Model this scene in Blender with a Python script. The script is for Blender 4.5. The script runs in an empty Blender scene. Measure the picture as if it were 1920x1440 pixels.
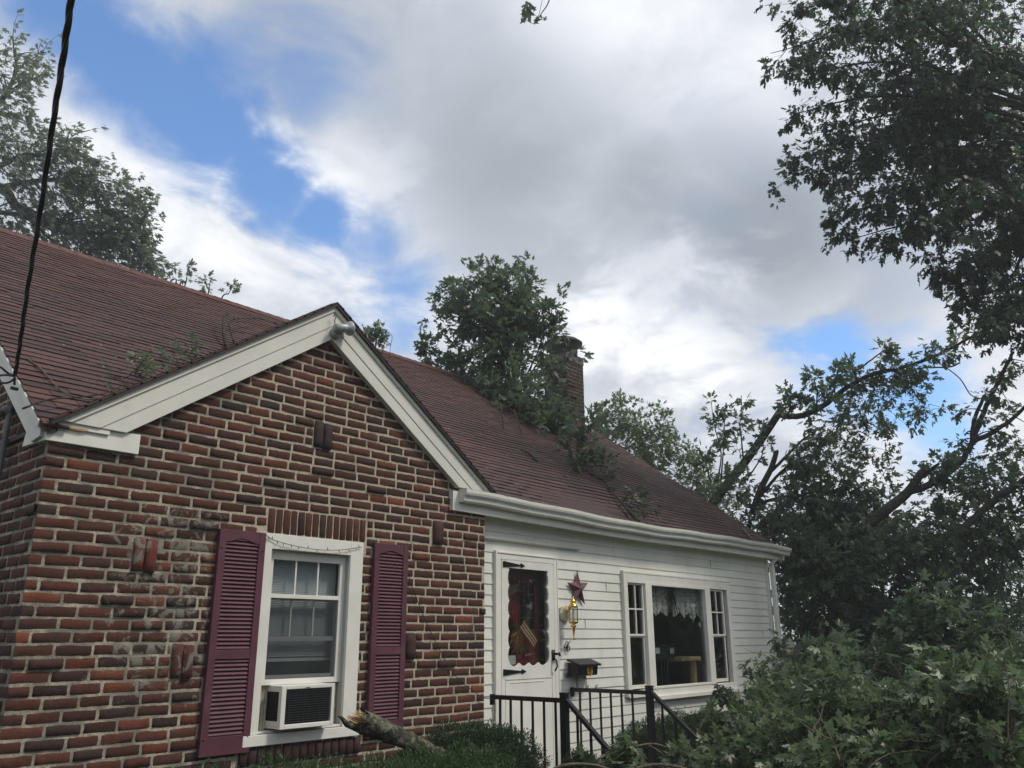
import bpy, math, random
import numpy as np
from mathutils import Vector, Matrix

# ------------------------------------------------------------------ camera, world, sun, exposure
SC = bpy.context.scene
COL = SC.collection
F_PX, YAW, PITCH, ROLL = 1548.8, .851, .3011, -.0067
CAM = np.array([-1.8203, -5.3373, 0.0])        # z = 0 is the eye level of the photographer

def cam_rows():
    cy, sy, cp, sp = math.cos(YAW), math.sin(YAW), math.cos(PITCH), math.sin(PITCH)
    f = np.array([sy*cp, cy*cp, sp]); r = np.array([cy, -sy, 0.]); u = np.cross(r, f)
    c, s = math.cos(ROLL), math.sin(ROLL)
    return c*r + s*u, -s*r + c*u, f
RT, UP, FW = cam_rows()
cd = bpy.data.cameras.new('camera'); co = bpy.data.objects.new('camera', cd); COL.objects.link(co)
cd.sensor_width = 36; cd.lens = F_PX/1920*36; cd.clip_start = .05; cd.clip_end = 3000
co.matrix_world = Matrix(((RT[0], UP[0], -FW[0], CAM[0]), (RT[1], UP[1], -FW[1], CAM[1]),
                          (RT[2], UP[2], -FW[2], CAM[2]), (0, 0, 0, 1)))
SC.camera = co

def ray(px, py):                                   # measuring helper: direction of a photo pixel (1920 wide)
    return FW + RT*((px-960)/F_PX) - UP*((py-720)/F_PX)
def at_y(px, py, y):                               # world point on a plane parallel to the facade
    d = ray(px, py); return CAM + d*((y-CAM[1])/d[1])
def at_d(px, py, dep):                             # world point at a given distance
    return CAM + ray(px, py)*dep
def at_roof(px, py, up=0.0):                       # world point on the front slope of the main roof
    d = ray(px, py); t = (1.296 + .72*CAM[1] - CAM[2])/(d[2]-.72*d[1])
    return CAM + d*t + np.array([0, -.584, .811])*up

SC.view_settings.view_transform = 'Standard'; SC.view_settings.look = 'None'
SC.view_settings.exposure = 0.75; SC.view_settings.gamma = 1.0
SUN_EL, SUN_AZ = math.radians(52), math.radians(150)     # azimuth clockwise from +y
sd = bpy.data.lights.new('sun', 'SUN'); sd.energy = 1.5; sd.angle = math.radians(12); sd.color = (1, .93, .82)
so = bpy.data.objects.new('sun', sd); COL.objects.link(so)
sdir = Vector((math.sin(SUN_AZ)*math.cos(SUN_EL), math.cos(SUN_AZ)*math.cos(SUN_EL), math.sin(SUN_EL)))
so.rotation_euler = sdir.to_track_quat('Z', 'Y').to_euler(); so.location = (0, 0, 30)

W = bpy.data.worlds.new('World'); SC.world = W; W.use_nodes = True
nt = W.node_tree; nt.nodes.clear()
class NT:                                           # tiny node helper
    def __init__(s, t): s.t = t
    def n(s, typ, **kw):
        nd = s.t.nodes.new(typ)
        for k, v in kw.items():
            if k == 'ins':
                for a, b in v.items():
                    if isinstance(b, bpy.types.NodeSocket): s.t.links.new(b, nd.inputs[a])
                    else: nd.inputs[a].default_value = b
            else: setattr(nd, k, v)
        return nd
    def math(s, op, a, b=0.0, c=0.0, clamp=False):
        nd = s.n('ShaderNodeMath', operation=op, use_clamp=clamp)
        for i, v in enumerate((a, b, c)):
            if isinstance(v, bpy.types.NodeSocket): s.t.links.new(v, nd.inputs[i])
            else: nd.inputs[i].default_value = v
        return nd.outputs[0]
    def vec(s, op, a, b):
        nd = s.n('ShaderNodeVectorMath', operation=op)
        for i, v in enumerate((a, b)):
            if isinstance(v, bpy.types.NodeSocket): s.t.links.new(v, nd.inputs[i])
            else: nd.inputs[i].default_value = v
        return nd.outputs['Value'] if op == 'DOT_PRODUCT' else nd.outputs[0]
    def smooth(s, v, a, b, lo=0., hi=1.):
        nd = s.n('ShaderNodeMapRange', interpolation_type='SMOOTHSTEP',
                 ins={'Value': v, 'From Min': a, 'From Max': b, 'To Min': lo, 'To Max': hi}); return nd.outputs[0]
    def mix(s, f, a, b, blend='MIX'):
        nd = s.n('ShaderNodeMix', data_type='RGBA', blend_type=blend)
        for i, v in ((0, f), (6, a), (7, b)):
            if isinstance(v, bpy.types.NodeSocket): s.t.links.new(v, nd.inputs[i])
            else: nd.inputs[i].default_value = v if i == 0 else (*v[:3], 1)
        return nd.outputs[2]
    def noise(s, scale, detail=4, rough=.55, vec=None, dist=0.0):
        nd = s.n('ShaderNodeTexNoise', ins={'Scale': scale, 'Detail': detail, 'Roughness': rough, 'Distortion': dist})
        if vec is not None: s.t.links.new(vec, nd.inputs['Vector'])
        return nd.outputs[0]
    def ramp(s, v, stops, const=False):
        nd = s.n('ShaderNodeValToRGB', ins={0: v}); cr = nd.color_ramp
        if const: cr.interpolation = 'CONSTANT'
        while len(cr.elements) > 1: cr.elements.remove(cr.elements[-1])
        cr.elements[0].position = stops[0][0]; cr.elements[0].color = (*stops[0][1], 1)
        for p, c in stops[1:]:
            e = cr.elements.new(p); e.color = (*c, 1)
        return nd.outputs[0]

def build_world():
    g = NT(nt)
    tc = g.n('ShaderNodeTexCoord').outputs['Generated']
    sky = g.n('ShaderNodeTexSky', sky_type='NISHITA', sun_disc=False, sun_elevation=SUN_EL, sun_rotation=SUN_AZ,
              air_density=1.0, dust_density=.6, ozone_density=2.0)
    sep = g.n('ShaderNodeSeparateXYZ', ins={0: tc})
    z = g.math('MAXIMUM', sep.outputs[2], 0.0)
    den = g.math('ADD', z, .22)
    cv = g.n('ShaderNodeCombineXYZ', ins={0: g.math('DIVIDE', sep.outputs[0], den), 1: g.math('DIVIDE', sep.outputs[1], den), 2: 0.0}).outputs[0]
    big = g.noise(1.5, 6, .52, cv, .25)
    fine = g.noise(4.8, 9, .60, cv, .35)
    def blobs(lst, start):
        acc = start
        for px, py, r0, r1, a in lst:
            d = ray(px, py); d = d/np.linalg.norm(d)
            dp = g.vec('DOT_PRODUCT', tc, tuple(d))
            # wobble the blob edge with the cloud noise
            dp = g.math('ADD', dp, g.math('MULTIPLY', g.math('SUBTRACT', fine, .5), .024))
            m = g.smooth(dp, math.cos(math.radians(r1)), math.cos(math.radians(r0)))
            acc = g.math('ADD', acc, g.math('MULTIPLY', m, a))
        return acc
    v = g.math('ADD', g.math('MULTIPLY', big, .60), g.math('MULTIPLY', fine, .55))
    v = g.math('ADD', v, .30)
    def extreme(lst, op):
        acc = None
        for px, py, r1, a in lst:
            d = ray(px, py); d = d/np.linalg.norm(d)
            dp = g.vec('DOT_PRODUCT', tc, tuple(d))
            ang = g.math('ARCCOSINE', g.math('MINIMUM', dp, 1.0))                # radians from the patch centre
            ang = g.math('ADD', ang, g.math('MULTIPLY', g.math('SUBTRACT', fine, .5), .16))
            m = g.math('MULTIPLY', g.smooth(ang, math.radians(r1), 0.0), a)
            acc = m if acc is None else g.math(op, acc, m)
        return acc
    neg = extreme([(110, 15, 6, -.8), (190, 70, 7, -.9), (260, 130, 8, -1.), (335, 190, 8, -1.), (400, 245, 7, -1.), (400, 130, 6, -.6), (470, 300, 6, -.9),
                   (530, 350, 5.5, -.85), (600, 400, 5, -.8), (680, 460, 5, -.45), (750, 570, 6, -.55), (1555, 690, 5.5, -.75), (1720, 745, 6.5, -.7), (560, 170, 6, -.40), (30, 30, 4, -.5)], 'MINIMUM')
    pos = extreme([(30, 190, 7, .35), (120, 290, 7, .35), (230, 350, 6, .3), (400, 430, 8, .3), (650, 290, 4, .30), (300, 10, 6, .2), (1000, 350, 14, .2)], 'MAXIMUM')
    cover = g.math('ADD', v, g.math('ADD', neg, pos))
    cov = g.smooth(cover, .10, .92)
    br = blobs([(300, 330, 1, 9, .20), (470, 440, 1, 8, .14), (650, 290, 0, 5, .08), (620, 470, 2, 9, .10), (150, 180, 1, 5, .05), (1230, 575, 1, 8, .30),
                (1380, 660, 1, 7, .16), (1180, 500, 1, 6, .10), (1000, 640, 1, 6, .10), (1020, 330, 2, 10, -.26), (1340, 420, 2, 9, -.34), (1520, 480, 1, 9, -.20), (700, 60, 2, 12, -.10), (1300, 60, 2, 14, .16),
                (480, 70, 1, 8, -.10), (900, 230, 2, 9, -.06), (1900, 900, 2, 14, .12), (330, 540, 1, 5, -.03)], g.math('ADD', .27, g.math('MULTIPLY', big, .40)))
    br = g.math('ADD', br, g.math('MULTIPLY', g.math('SUBTRACT', fine, .5), .80))
    ccol = g.ramp(br, [(0.0, (.21, .235, .27)), (.35, (.345, .37, .415)), (.6, (.49, .51, .55)), (.92, (.70, .705, .72))])
    STR = .09
    sc = g.n('ShaderNodeVectorMath', operation='SCALE', ins={0: sky.outputs[0], 3: STR*1.40}).outputs[0]
    low = g.smooth(sep.outputs[2], -.03, .04)
    sc = g.mix(1.0, sc, (.66, .90, 1.10), 'MULTIPLY')
    mixed = g.mix(cov, sc, ccol)
    gr = g.mix(low, (.10, .11, .09), mixed)
    fin = g.n('ShaderNodeVectorMath', operation='SCALE', ins={0: gr, 3: 1/STR}).outputs[0]
    bg = g.n('ShaderNodeBackground', ins={'Color': fin, 'Strength': STR})
    out = g.n('ShaderNodeOutputWorld', ins={0: bg.outputs[0]})
build_world()

# ------------------------------------------------------------------ mesh helpers
def empty(name, loc=(0, 0, 0)):
    o = bpy.data.objects.new(name, None); COL.objects.link(o); o.location = loc; o.empty_display_size = .2
    return o
def tag(o, label=None, cat=None, group=None, kind=None):
    if label: o['label'] = label
    if cat: o['category'] = cat
    if group: o['group'] = group
    if kind: o['kind'] = kind
    return o
def put(name, me, mat, parent=None):
    o = bpy.data.objects.new(name, me); COL.objects.link(o)
    for m in (mat if isinstance(mat, (list, tuple)) else [mat]): me.materials.append(m)
    if parent is not None:
        off = Vector(parent.location); p = parent
        while p.parent is not None: p = p.parent; off += Vector(p.location)
        o.parent = parent; o.location = -off       # vertices are in world space
    return o
class MB:
    def __init__(s): s.v = []; s.f = []; s.mi = []
    def add(s, vs, fs, mi=0):
        b = len(s.v); s.v += [tuple(float(c) for c in v) for v in vs]; s.f += [tuple(i+b for i in f) for f in fs]; s.mi += [mi]*len(fs)
        return s
    def box(s, x0, x1, y0, y1, z0, z1, mi=0, rot=None, c=None):
        vs = [(x, y, z) for x in (x0, x1) for y in (y0, y1) for z in (z0, z1)]
        if rot is not None:
            c = Vector(c if c is not None else ((x0+x1)/2, (y0+y1)/2, (z0+z1)/2))
            vs = [tuple(rot @ (Vector(v)-c) + c) for v in vs]
        return s.add(vs, [(0, 1, 3, 2), (4, 6, 7, 5), (0, 4, 5, 1), (2, 3, 7, 6), (0, 2, 6, 4), (1, 5, 7, 3)], mi)
    def prism(s, poly, a, b, ax='y', mi=0):          # polygon in the plane across ax, extruded a..b
        n = len(poly)
        def P(p, t): return {'y': (p[0], t, p[1]), 'x': (t, p[0], p[1]), 'z': (p[0], p[1], t)}[ax]
        vs = [P(p, a) for p in poly] + [P(p, b) for p in poly]
        return s.add(vs, [tuple(range(n))[::-1], tuple(range(n, 2*n))] + [(i, (i+1) % n, (i+1) % n+n, i+n) for i in range(n)], mi)
    def tube(s, pts, r, n=6, mi=0, cap=True):
        pts = [np.array(p, float) for p in pts]; m = len(pts)
        rr = list(r) if hasattr(r, '__len__') else [r]*m
        t0 = pts[1]-pts[0]; ref = np.array([0, 0, 1.]) if abs(t0[2]) < .9*np.linalg.norm(t0) else np.array([1., 0, 0])
        vs = []
        for i in range(m):
            t = pts[min(i+1, m-1)]-pts[max(i-1, 0)]; t = t/(np.linalg.norm(t)+1e-9)
            a = ref - t*np.dot(ref, t); a /= (np.linalg.norm(a)+1e-9); ref = a; b = np.cross(t, a)
            for k in range(n):
                an = 2*math.pi*k/n; vs.append(pts[i] + rr[i]*(a*math.cos(an)+b*math.sin(an)))
        fs = [(i*n+k, i*n+(k+1) % n, (i+1)*n+(k+1) % n, (i+1)*n+k) for i in range(m-1) for k in range(n)]
        if cap: fs += [tuple(range(n))[::-1], tuple((m-1)*n+k for k in range(n))]
        return s.add(vs, fs, mi)
    def lathe(s, c, prof, n=16, mi=0, axis='z'):     # prof: (radius, height)
        vs = []
        for r, h in prof:
            for k in range(n):
                a = 2*math.pi*k/n; p = (r*math.cos(a), r*math.sin(a), h)
                if axis == 'y': p = (p[0], h, p[1])
                if axis == 'x': p = (h, p[0], p[1])
                vs.append((c[0]+p[0], c[1]+p[1], c[2]+p[2]))
        m = len(prof)
        fs = [(i*n+k, i*n+(k+1) % n, (i+1)*n+(k+1) % n, (i+1)*n+k) for i in range(m-1) for k in range(n)]
        fs += [tuple(range(n))[::-1], tuple((m-1)*n+k for k in range(n))]
        return s.add(vs, fs, mi)
    def build(s, name, mat, parent=None, smooth=False, bevel=0, recalc=True):
        me = bpy.data.meshes.new(name); me.from_pydata(s.v, [], s.f)
        if len(set(s.mi)) > 1: me.polygons.foreach_set('material_index', s.mi)
        if recalc:
            import bmesh
            bm = bmesh.new(); bm.from_mesh(me); bmesh.ops.recalc_face_normals(bm, faces=bm.faces); bm.to_mesh(me); bm.free()
        if smooth: me.polygons.foreach_set('use_smooth', [True]*len(me.polygons))
        o = put(name, me, mat, parent)
        if bevel:
            b = o.modifiers.new('bevel', 'BEVEL'); b.width = bevel; b.segments = 2; b.limit_method = 'ANGLE'
        return o

# ------------------------------------------------------------------ materials
MATS = {}
def mat(name, fn=None, color=(.5, .5, .5), rough=.6, metal=0., spec=.4, noise=0., nscale=6., bump=0., bscale=60., coat=0.):
    if name in MATS: return MATS[name]
    m = bpy.data.materials.new(name); m.use_nodes = True; t = m.node_tree; t.nodes.clear(); g = NT(t)
    out = g.n('ShaderNodeOutputMaterial')
    if fn: sh = fn(g)
    else:
        ob = g.n('ShaderNodeTexCoord').outputs['Object']
        c = color
        if noise:
            nn = g.noise(nscale, 5, .6, ob)
            c = g.mix(g.smooth(nn, .3, .7), tuple(v*(1-noise) for v in color), tuple(min(1, v*(1+noise)) for v in color))
        p = g.n('ShaderNodeBsdfPrincipled', ins={'Base Color': c if not isinstance(c, tuple) else (*c, 1), 'Roughness': rough, 'Metallic': metal, 'Specular IOR Level': spec, 'Coat Weight': coat})
        if bump:
            bn = g.n('ShaderNodeBump', ins={'Height': g.noise(bscale, 4, .6, ob), 'Strength': bump, 'Distance': .004})
            t.links.new(bn.outputs[0], p.inputs['Normal'])
        sh = p.outputs[0]
    t.links.new(sh, out.inputs[0]); MATS[name] = m
    return m

def m_brick(g):
    ob = g.n('ShaderNodeTexCoord').outputs['Object']
    at = g.n('ShaderNodeAttribute', attribute_name='bc').outputs['Color']
    n1 = g.noise(22, 6, .65, ob); n2 = g.noise(120, 4, .7, ob); n3 = g.noise(7, 5, .6, ob, .6)
    c = g.mix(g.smooth(n1, .48, .76, 0, .8), at, (.046, .027, .020))
    c = g.mix(g.smooth(n2, .45, .8, 0, .55), c, g.mix(.5, at, (.24, .10, .07)))
    c = g.mix(g.smooth(n2, .55, .25, 0, .45), c, (.03, .018, .016))
    # old cement smeared over the courses left of the shutter
    s = g.n('ShaderNodeSeparateXYZ', ins={0: ob})
    rx = g.math('MULTIPLY', g.smooth(s.outputs[0], .12, .75), g.smooth(s.outputs[0], 1.32, 1.12))
    rz = g.math('MULTIPLY', g.smooth(s.outputs[2], -.75, -.1), g.smooth(s.outputs[2], 1.02, .80))
    reg = g.math('MULTIPLY', rx, rz)
    sm = g.smooth(g.math('ADD', g.noise(9, 8, .72, ob, .8), g.math('MULTIPLY', reg, .19)), .69, .76)
    sm = g.math('MULTIPLY', sm, g.smooth(reg, .02, .3))
    lt = g.smooth(g.noise(31, 7, .7, ob, .5), .70, .735)
    soil = g.smooth(g.noise(2.2, 5, .6, ob, .4), .48, .72, 0, .45); c = g.mix(soil, c, (.035, .026, .022))
    c = g.mix(sm, c, (.17, .16, .135)); c = g.mix(g.math('MULTIPLY', lt, .75), c, (.30, .29, .26))
    bn = g.n('ShaderNodeBump', ins={'Height': g.math('ADD', n2, g.math('MULTIPLY', n1, .8)), 'Strength': .6, 'Distance': .005})
    return g.n('ShaderNodeBsdfPrincipled', ins={'Base Color': c, 'Roughness': .88, 'Specular IOR Level': .25, 'Normal': bn.outputs[0]}).outputs[0]
def m_mortar(g):
    ob = g.n('ShaderNodeTexCoord').outputs['Object']
    s = g.n('ShaderNodeSeparateXYZ', ins={0: ob})
    n = g.noise(5, 6, .65, ob); n2 = g.noise(70, 5, .7, ob)
    reg = g.math('MULTIPLY', g.smooth(s.outputs[0], 1.5, .8), 1.0)
    c = g.mix(g.smooth(n2, .3, .7), (.33, .29, .22), (.58, .52, .41))
    c = g.mix(g.smooth(g.math('ADD', n, g.math('MULTIPLY', reg, .12)), .5, .68, 0, .8), c, (.17, .165, .14))
    bn = g.n('ShaderNodeBump', ins={'Height': g.math('ADD', n2, g.noise(18, 4, .6, ob)), 'Strength': .9, 'Distance': .01})
    return g.n('ShaderNodeBsdfPrincipled', ins={'Base Color': c, 'Roughness': .95, 'Specular IOR Level': .1, 'Normal': bn.outputs[0]}).outputs[0]
def m_shingle(g):
    ob = g.n('ShaderNodeTexCoord').outputs['Object']
    at = g.n('ShaderNodeAttribute', attribute_name='bc').outputs['Color']
    n = g.noise(1.1, 6, .6, ob, .5); n2 = g.noise(260, 3, .7, ob); n3 = g.noise(9, 6, .7, ob)
    s = g.n('ShaderNodeSeparateXYZ', ins={0: ob})
    c = g.mix(g.smooth(n, .38, .66, 0, .75), at, (.058, .037, .034))
    c = g.mix(g.smooth(s.outputs[2], 3.2, 4.4, 0, .45), c, (.115, .044, .036))        # redder colour blended in towards the ridge
    c = g.mix(g.smooth(n2, .35, .75, 0, .5), c, (.105, .072, .068))
    c = g.mix(g.smooth(n3, .62, .8, 0, .5), c, (.05, .04, .035))
    bn = g.n('ShaderNodeBump', ins={'Height': n2, 'Strength': .6, 'Distance': .003})
    return g.n('ShaderNodeBsdfPrincipled', ins={'Base Color': c, 'Roughness': .85, 'Specular IOR Level': .3, 'Normal': bn.outputs[0]}).outputs[0]
def m_siding(g):
    ob = g.n('ShaderNodeTexCoord').outputs['Object']
    mp = g.n('ShaderNodeMapping', ins={'Vector': ob, 'Scale': (1, 1, 8)}).outputs[0]
    mv = g.n('ShaderNodeMapping', ins={'Vector': ob, 'Scale': (6, 1, .7)}).outputs[0]
    n = g.noise(2.0, 5, .6, ob); gr = g.noise(30, 4, .6, mp); dirt = g.noise(3, 6, .65, mv)
    c = g.mix(g.smooth(n, .3, .7), (.64, .65, .60), (.75, .75, .69))
    c = g.mix(g.smooth(dirt, .56, .85, 0, .35), c, (.30, .31, .25))
    bn = g.n('ShaderNodeBump', ins={'Height': gr, 'Strength': .15, 'Distance': .003})
    return g.n('ShaderNodeBsdfPrincipled', ins={'Base Color': c, 'Roughness': .5, 'Specular IOR Level': .35, 'Normal': bn.outputs[0]}).outputs[0]
def m_trim(col, dirt=.5, vert=False):
    def f(g):
        ob = g.n('ShaderNodeTexCoord').outputs['Object']
        n = g.noise(4, 6, .65, ob); n2 = g.noise(38, 6, .7, ob)
        c = g.mix(g.smooth(n, .3, .75), tuple(v*.88 for v in col), col)
        c = g.mix(g.smooth(n2, .60, .78, 0, dirt), c, tuple(v*.45 for v in col))
        bn = g.n('ShaderNodeBump', ins={'Height': n2, 'Strength': .12, 'Distance': .003})
        return g.n('ShaderNodeBsdfPrincipled', ins={'Base Color': c, 'Roughness': .48, 'Specular IOR Level': .35, 'Normal': bn.outputs[0]}).outputs[0]
    return f
def m_leaf(top, under, trans=.35, var=.35):
    def f(g):
        geo = g.n('ShaderNodeNewGeometry')
        r = geo.outputs['Random Per Island']
        dark = tuple(v*(1-var) for v in top); lite = (top[0]*(1+var*1.3), top[1]*(1+var), top[2]*(1+var*.4))
        ct = g.ramp(r, [(0, dark), (.5, top), (.9, lite), (1, (top[0]*2.2, top[1]*1.5, top[2]))])
        c = g.mix(geo.outputs['Backfacing'], ct, g.mix(.5, under, ct))
        c = g.mix(g.smooth(r, .80, .90), c, g.mix(.35, under, ct))
        pr = g.n('ShaderNodeBsdfPrincipled', ins={'Base Color': c, 'Roughness': .42, 'Specular IOR Level': .45})
        tcol = g.mix(.5, c, (top[0]*1.8, top[1]*2.1, top[2]*1.2))
        tr = g.n('ShaderNodeBsdfTranslucent', ins={'Color': tcol})
        return g.n('ShaderNodeMixShader', ins={0: trans, 1: pr.outputs[0], 2: tr.outputs[0]}).outputs[0]
    return f
def m_bark(c0, c1, lichen=0.):
    def f(g):
        ob = g.n('ShaderNodeTexCoord').outputs['Object']
        n = g.noise(24, 7, .7, ob, .8); n2 = g.noise(19 if lichen else 8, 6, .65, ob)
        c = g.mix(g.smooth(n, .35, .65), c0, c1)
        if lichen: c = g.mix(g.smooth(g.math('ADD', n2, g.math('MULTIPLY', n, .5)), .74, .88, 0, lichen), c, (.17, .19, .12))
        bn = g.n('ShaderNodeBump', ins={'Height': n, 'Strength': 1.0, 'Distance': .015})
        return g.n('ShaderNodeBsdfPrincipled', ins={'Base Color': c, 'Roughness': .9, 'Specular IOR Level': .2, 'Normal': bn.outputs[0]}).outputs[0]
    return f
def m_glass(g):
    geo = g.n('ShaderNodeNewGeometry'); c = g.math('ABSOLUTE', g.vec('DOT_PRODUCT', geo.outputs['Incoming'], geo.outputs['Normal']))
    fr = g.math('ADD', .045, g.math('MULTIPLY', .955, g.math('POWER', g.math('SUBTRACT', 1.0, c), 5.0)))
    gl = g.n('ShaderNodeBsdfGlossy', ins={'Color': (1, 1, 1, 1), 'Roughness': .02})
    tr = g.n('ShaderNodeBsdfTransparent', ins={'Color': (.86, .88, .87, 1)})
    return g.n('ShaderNodeMixShader', ins={0: g.math('ADD', g.math('MULTIPLY', fr, 1.0), .015), 1: tr.outputs[0], 2: gl.outputs[0]}).outputs[0]
def m_screen(g):
    d = g.n('ShaderNodeBsdfDiffuse', ins={'Color': (.05, .055, .06, 1)})
    tr = g.n('ShaderNodeBsdfTransparent')
    return g.n('ShaderNodeMixShader', ins={0: .45, 1: tr.outputs[0], 2: d.outputs[0]}).outputs[0]
def m_lace(g):
    ob = g.n('ShaderNodeTexCoord').outputs['Object']
    v = g.n('ShaderNodeTexVoronoi', ins={'Vector': ob, 'Scale': 38.0}).outputs[0]
    a = g.smooth(v, .40, .65, 1.0, .55)
    d = g.n('ShaderNodeBsdfDiffuse', ins={'Color': (.95, .95, .92, 1)}); t = g.n('ShaderNodeBsdfTransparent')
    tl = g.n('ShaderNodeBsdfTranslucent', ins={'Color': (.5, .5, .48, 1)})
    dd = g.n('ShaderNodeMixShader', ins={0: .3, 1: d.outputs[0], 2: tl.outputs[0]})
    return g.n('ShaderNodeMixShader', ins={0: a, 1: t.outputs[0], 2: dd.outputs[0]}).outputs[0]
def m_ground(g):
    ob = g.n('ShaderNodeTexCoord').outputs['Object']
    n = g.noise(3, 8, .7, ob); n2 = g.noise(60, 5, .7, ob)
    c = g.mix(g.smooth(n, .35, .65), (.035, .05, .018), (.07, .085, .03)); c = g.mix(g.smooth(n2, .5, .8, 0, .6), c, (.10, .085, .05))
    bn = g.n('ShaderNodeBump', ins={'Height': n2, 'Strength': 1., 'Distance': .05})
    return g.n('ShaderNodeBsdfPrincipled', ins={'Base Color': c, 'Roughness': .95, 'Normal': bn.outputs[0]}).outputs[0]
def m_shutter(g):
    ob = g.n('ShaderNodeTexCoord').outputs['Object']
    n = g.noise(6, 6, .65, ob); n2 = g.noise(160, 4, .7, ob)
    c = g.mix(g.smooth(n, .3, .7), (.088, .030, .044), (.118, .041, .058)); c = g.mix(g.smooth(n2, .62, .8, 0, .4), c, (.20, .09, .11)); c = g.mix(g.smooth(g.noise(3.5, 7, .7, ob), .5, .75, 0, .35), c, (.15, .085, .095))
    bn = g.n('ShaderNodeBump', ins={'Height': n2, 'Strength': .5, 'Distance': .002})
    return g.n('ShaderNodeBsdfPrincipled', ins={'Base Color': c, 'Roughness': .5, 'Specular IOR Level': .35, 'Normal': bn.outputs[0]}).outputs[0]

BRICK = mat('clinker_brick', m_brick); MORTAR = mat('mortar', m_mortar); SHING = mat('red_shingle', m_shingle)
SIDING = mat('white_siding', m_siding)
TRIM = mat('painted_trim', m_trim((.70, .69, .63))); TRIMW = mat('white_trim', m_trim((.78, .77, .71), .35)); GUT = mat('gutter_white', m_trim((.70, .70, .65), .65))
SHUT = mat('plum_shutter', m_shutter); GLASS = mat('window_glass', m_glass); SCREEN = mat('insect_screen', m_screen); LACE = mat('lace', m_lace)
BLACK = mat('black_metal', color=(.006, .007, .009), rough=.42, spec=.3, bump=.2); RUBBER = mat('cable_black', color=(.015, .016, .02), rough=.6)
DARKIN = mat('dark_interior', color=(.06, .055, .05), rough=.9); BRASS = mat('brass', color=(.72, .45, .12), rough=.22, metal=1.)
REDDOOR = mat('red_door', color=(.145, .018, .028), rough=.4, noise=.2); BARK = mat('maple_bark', m_bark((.018, .017, .015), (.065, .060, .052)))
LOGBARK = mat('lichen_bark', m_bark((.025, .024, .018), (.10, .09, .07), .95)); RAW = mat('raw_wood', color=(.46, .29, .14), rough=.7, noise=.35, nscale=30, bump=.6)
TWIG = mat('twig_bark', m_bark((.07, .055, .04), (.20, .165, .12)))
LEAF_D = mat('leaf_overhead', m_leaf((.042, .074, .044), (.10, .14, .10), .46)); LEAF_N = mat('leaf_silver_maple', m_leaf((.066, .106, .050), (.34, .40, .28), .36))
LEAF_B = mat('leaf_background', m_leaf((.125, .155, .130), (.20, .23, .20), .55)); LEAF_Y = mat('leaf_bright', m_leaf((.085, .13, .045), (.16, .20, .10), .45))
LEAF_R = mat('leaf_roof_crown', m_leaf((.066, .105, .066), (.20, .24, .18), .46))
YEW = mat('yew_needles', m_leaf((.022, .048, .018), (.05, .09, .035), .15)); YEWL = mat('hedge_needles', m_leaf((.035, .075, .022), (.06, .11, .04), .15))  # second one: lighter, yellower green of the hedge
SOIL = mat('shrub_core', color=(.012, .016, .008), rough=1., noise=.5)

# ------------------------------------------------------------------ ground
def ground():
    n = 60; ext = 64; vs = []; fs = []
    ax = [math.copysign(abs(t)**3, t)*ext for t in np.linspace(-1, 1, n)]
    for y in ax:
        for x in ax:
            z = -1.78 + .02*math.sin(x*1.7)*math.cos(y*1.3) - (.012*min(60, max(0, -y-8)))
            vs.append((x, y, z))
    fs = [(j*n+i, j*n+i+1, (j+1)*n+i+1, (j+1)*n+i) for j in range(n-1) for i in range(n-1)]
    o = MB().add(vs, fs).build('ground', mat('lawn', m_ground), smooth=True); tag(o, kind='structure')
ground()

# ------------------------------------------------------------------ the house
HOUSE = tag(empty('brick_house', (0, 0, -1.78)), 'storm-hit cottage with brick gable, white siding and red shingle roof', 'house')
PX, PZ, GS = 1.975, 2.66, .69                       # gable peak and slope
MS, MZ0 = .72, 1.296                                # main roof: z = MZ0 + MS*y
def gz(x): return PZ - GS*abs(x-PX)
RIDGE_Y = 4.2; XL, XR = -.07, 10.44
CH = .073; BL = .209; JT = .0175                     # brick course, brick pitch, joint
BRZ0 = 1.166 - 40*CH

def set_attr(me, name, cols_per_vert):
    a = me.attributes.new(name, 'FLOAT_COLOR', 'POINT'); a.data.foreach_set('color', np.array(cols_per_vert, dtype=np.float32).ravel())

def brick_colour(rng):
    r = rng.random()
    base = (.112, .039, .027) if r < .36 else (.090, .034, .025) if r < .66 else (.068, .031, .025) if r < .86 else (.048, .030, .027) if r < .95 else (.20, .060, .030)
    k = rng.uniform(.55, 1.0)
    return tuple(c*k for c in base)+(1.,)

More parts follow.
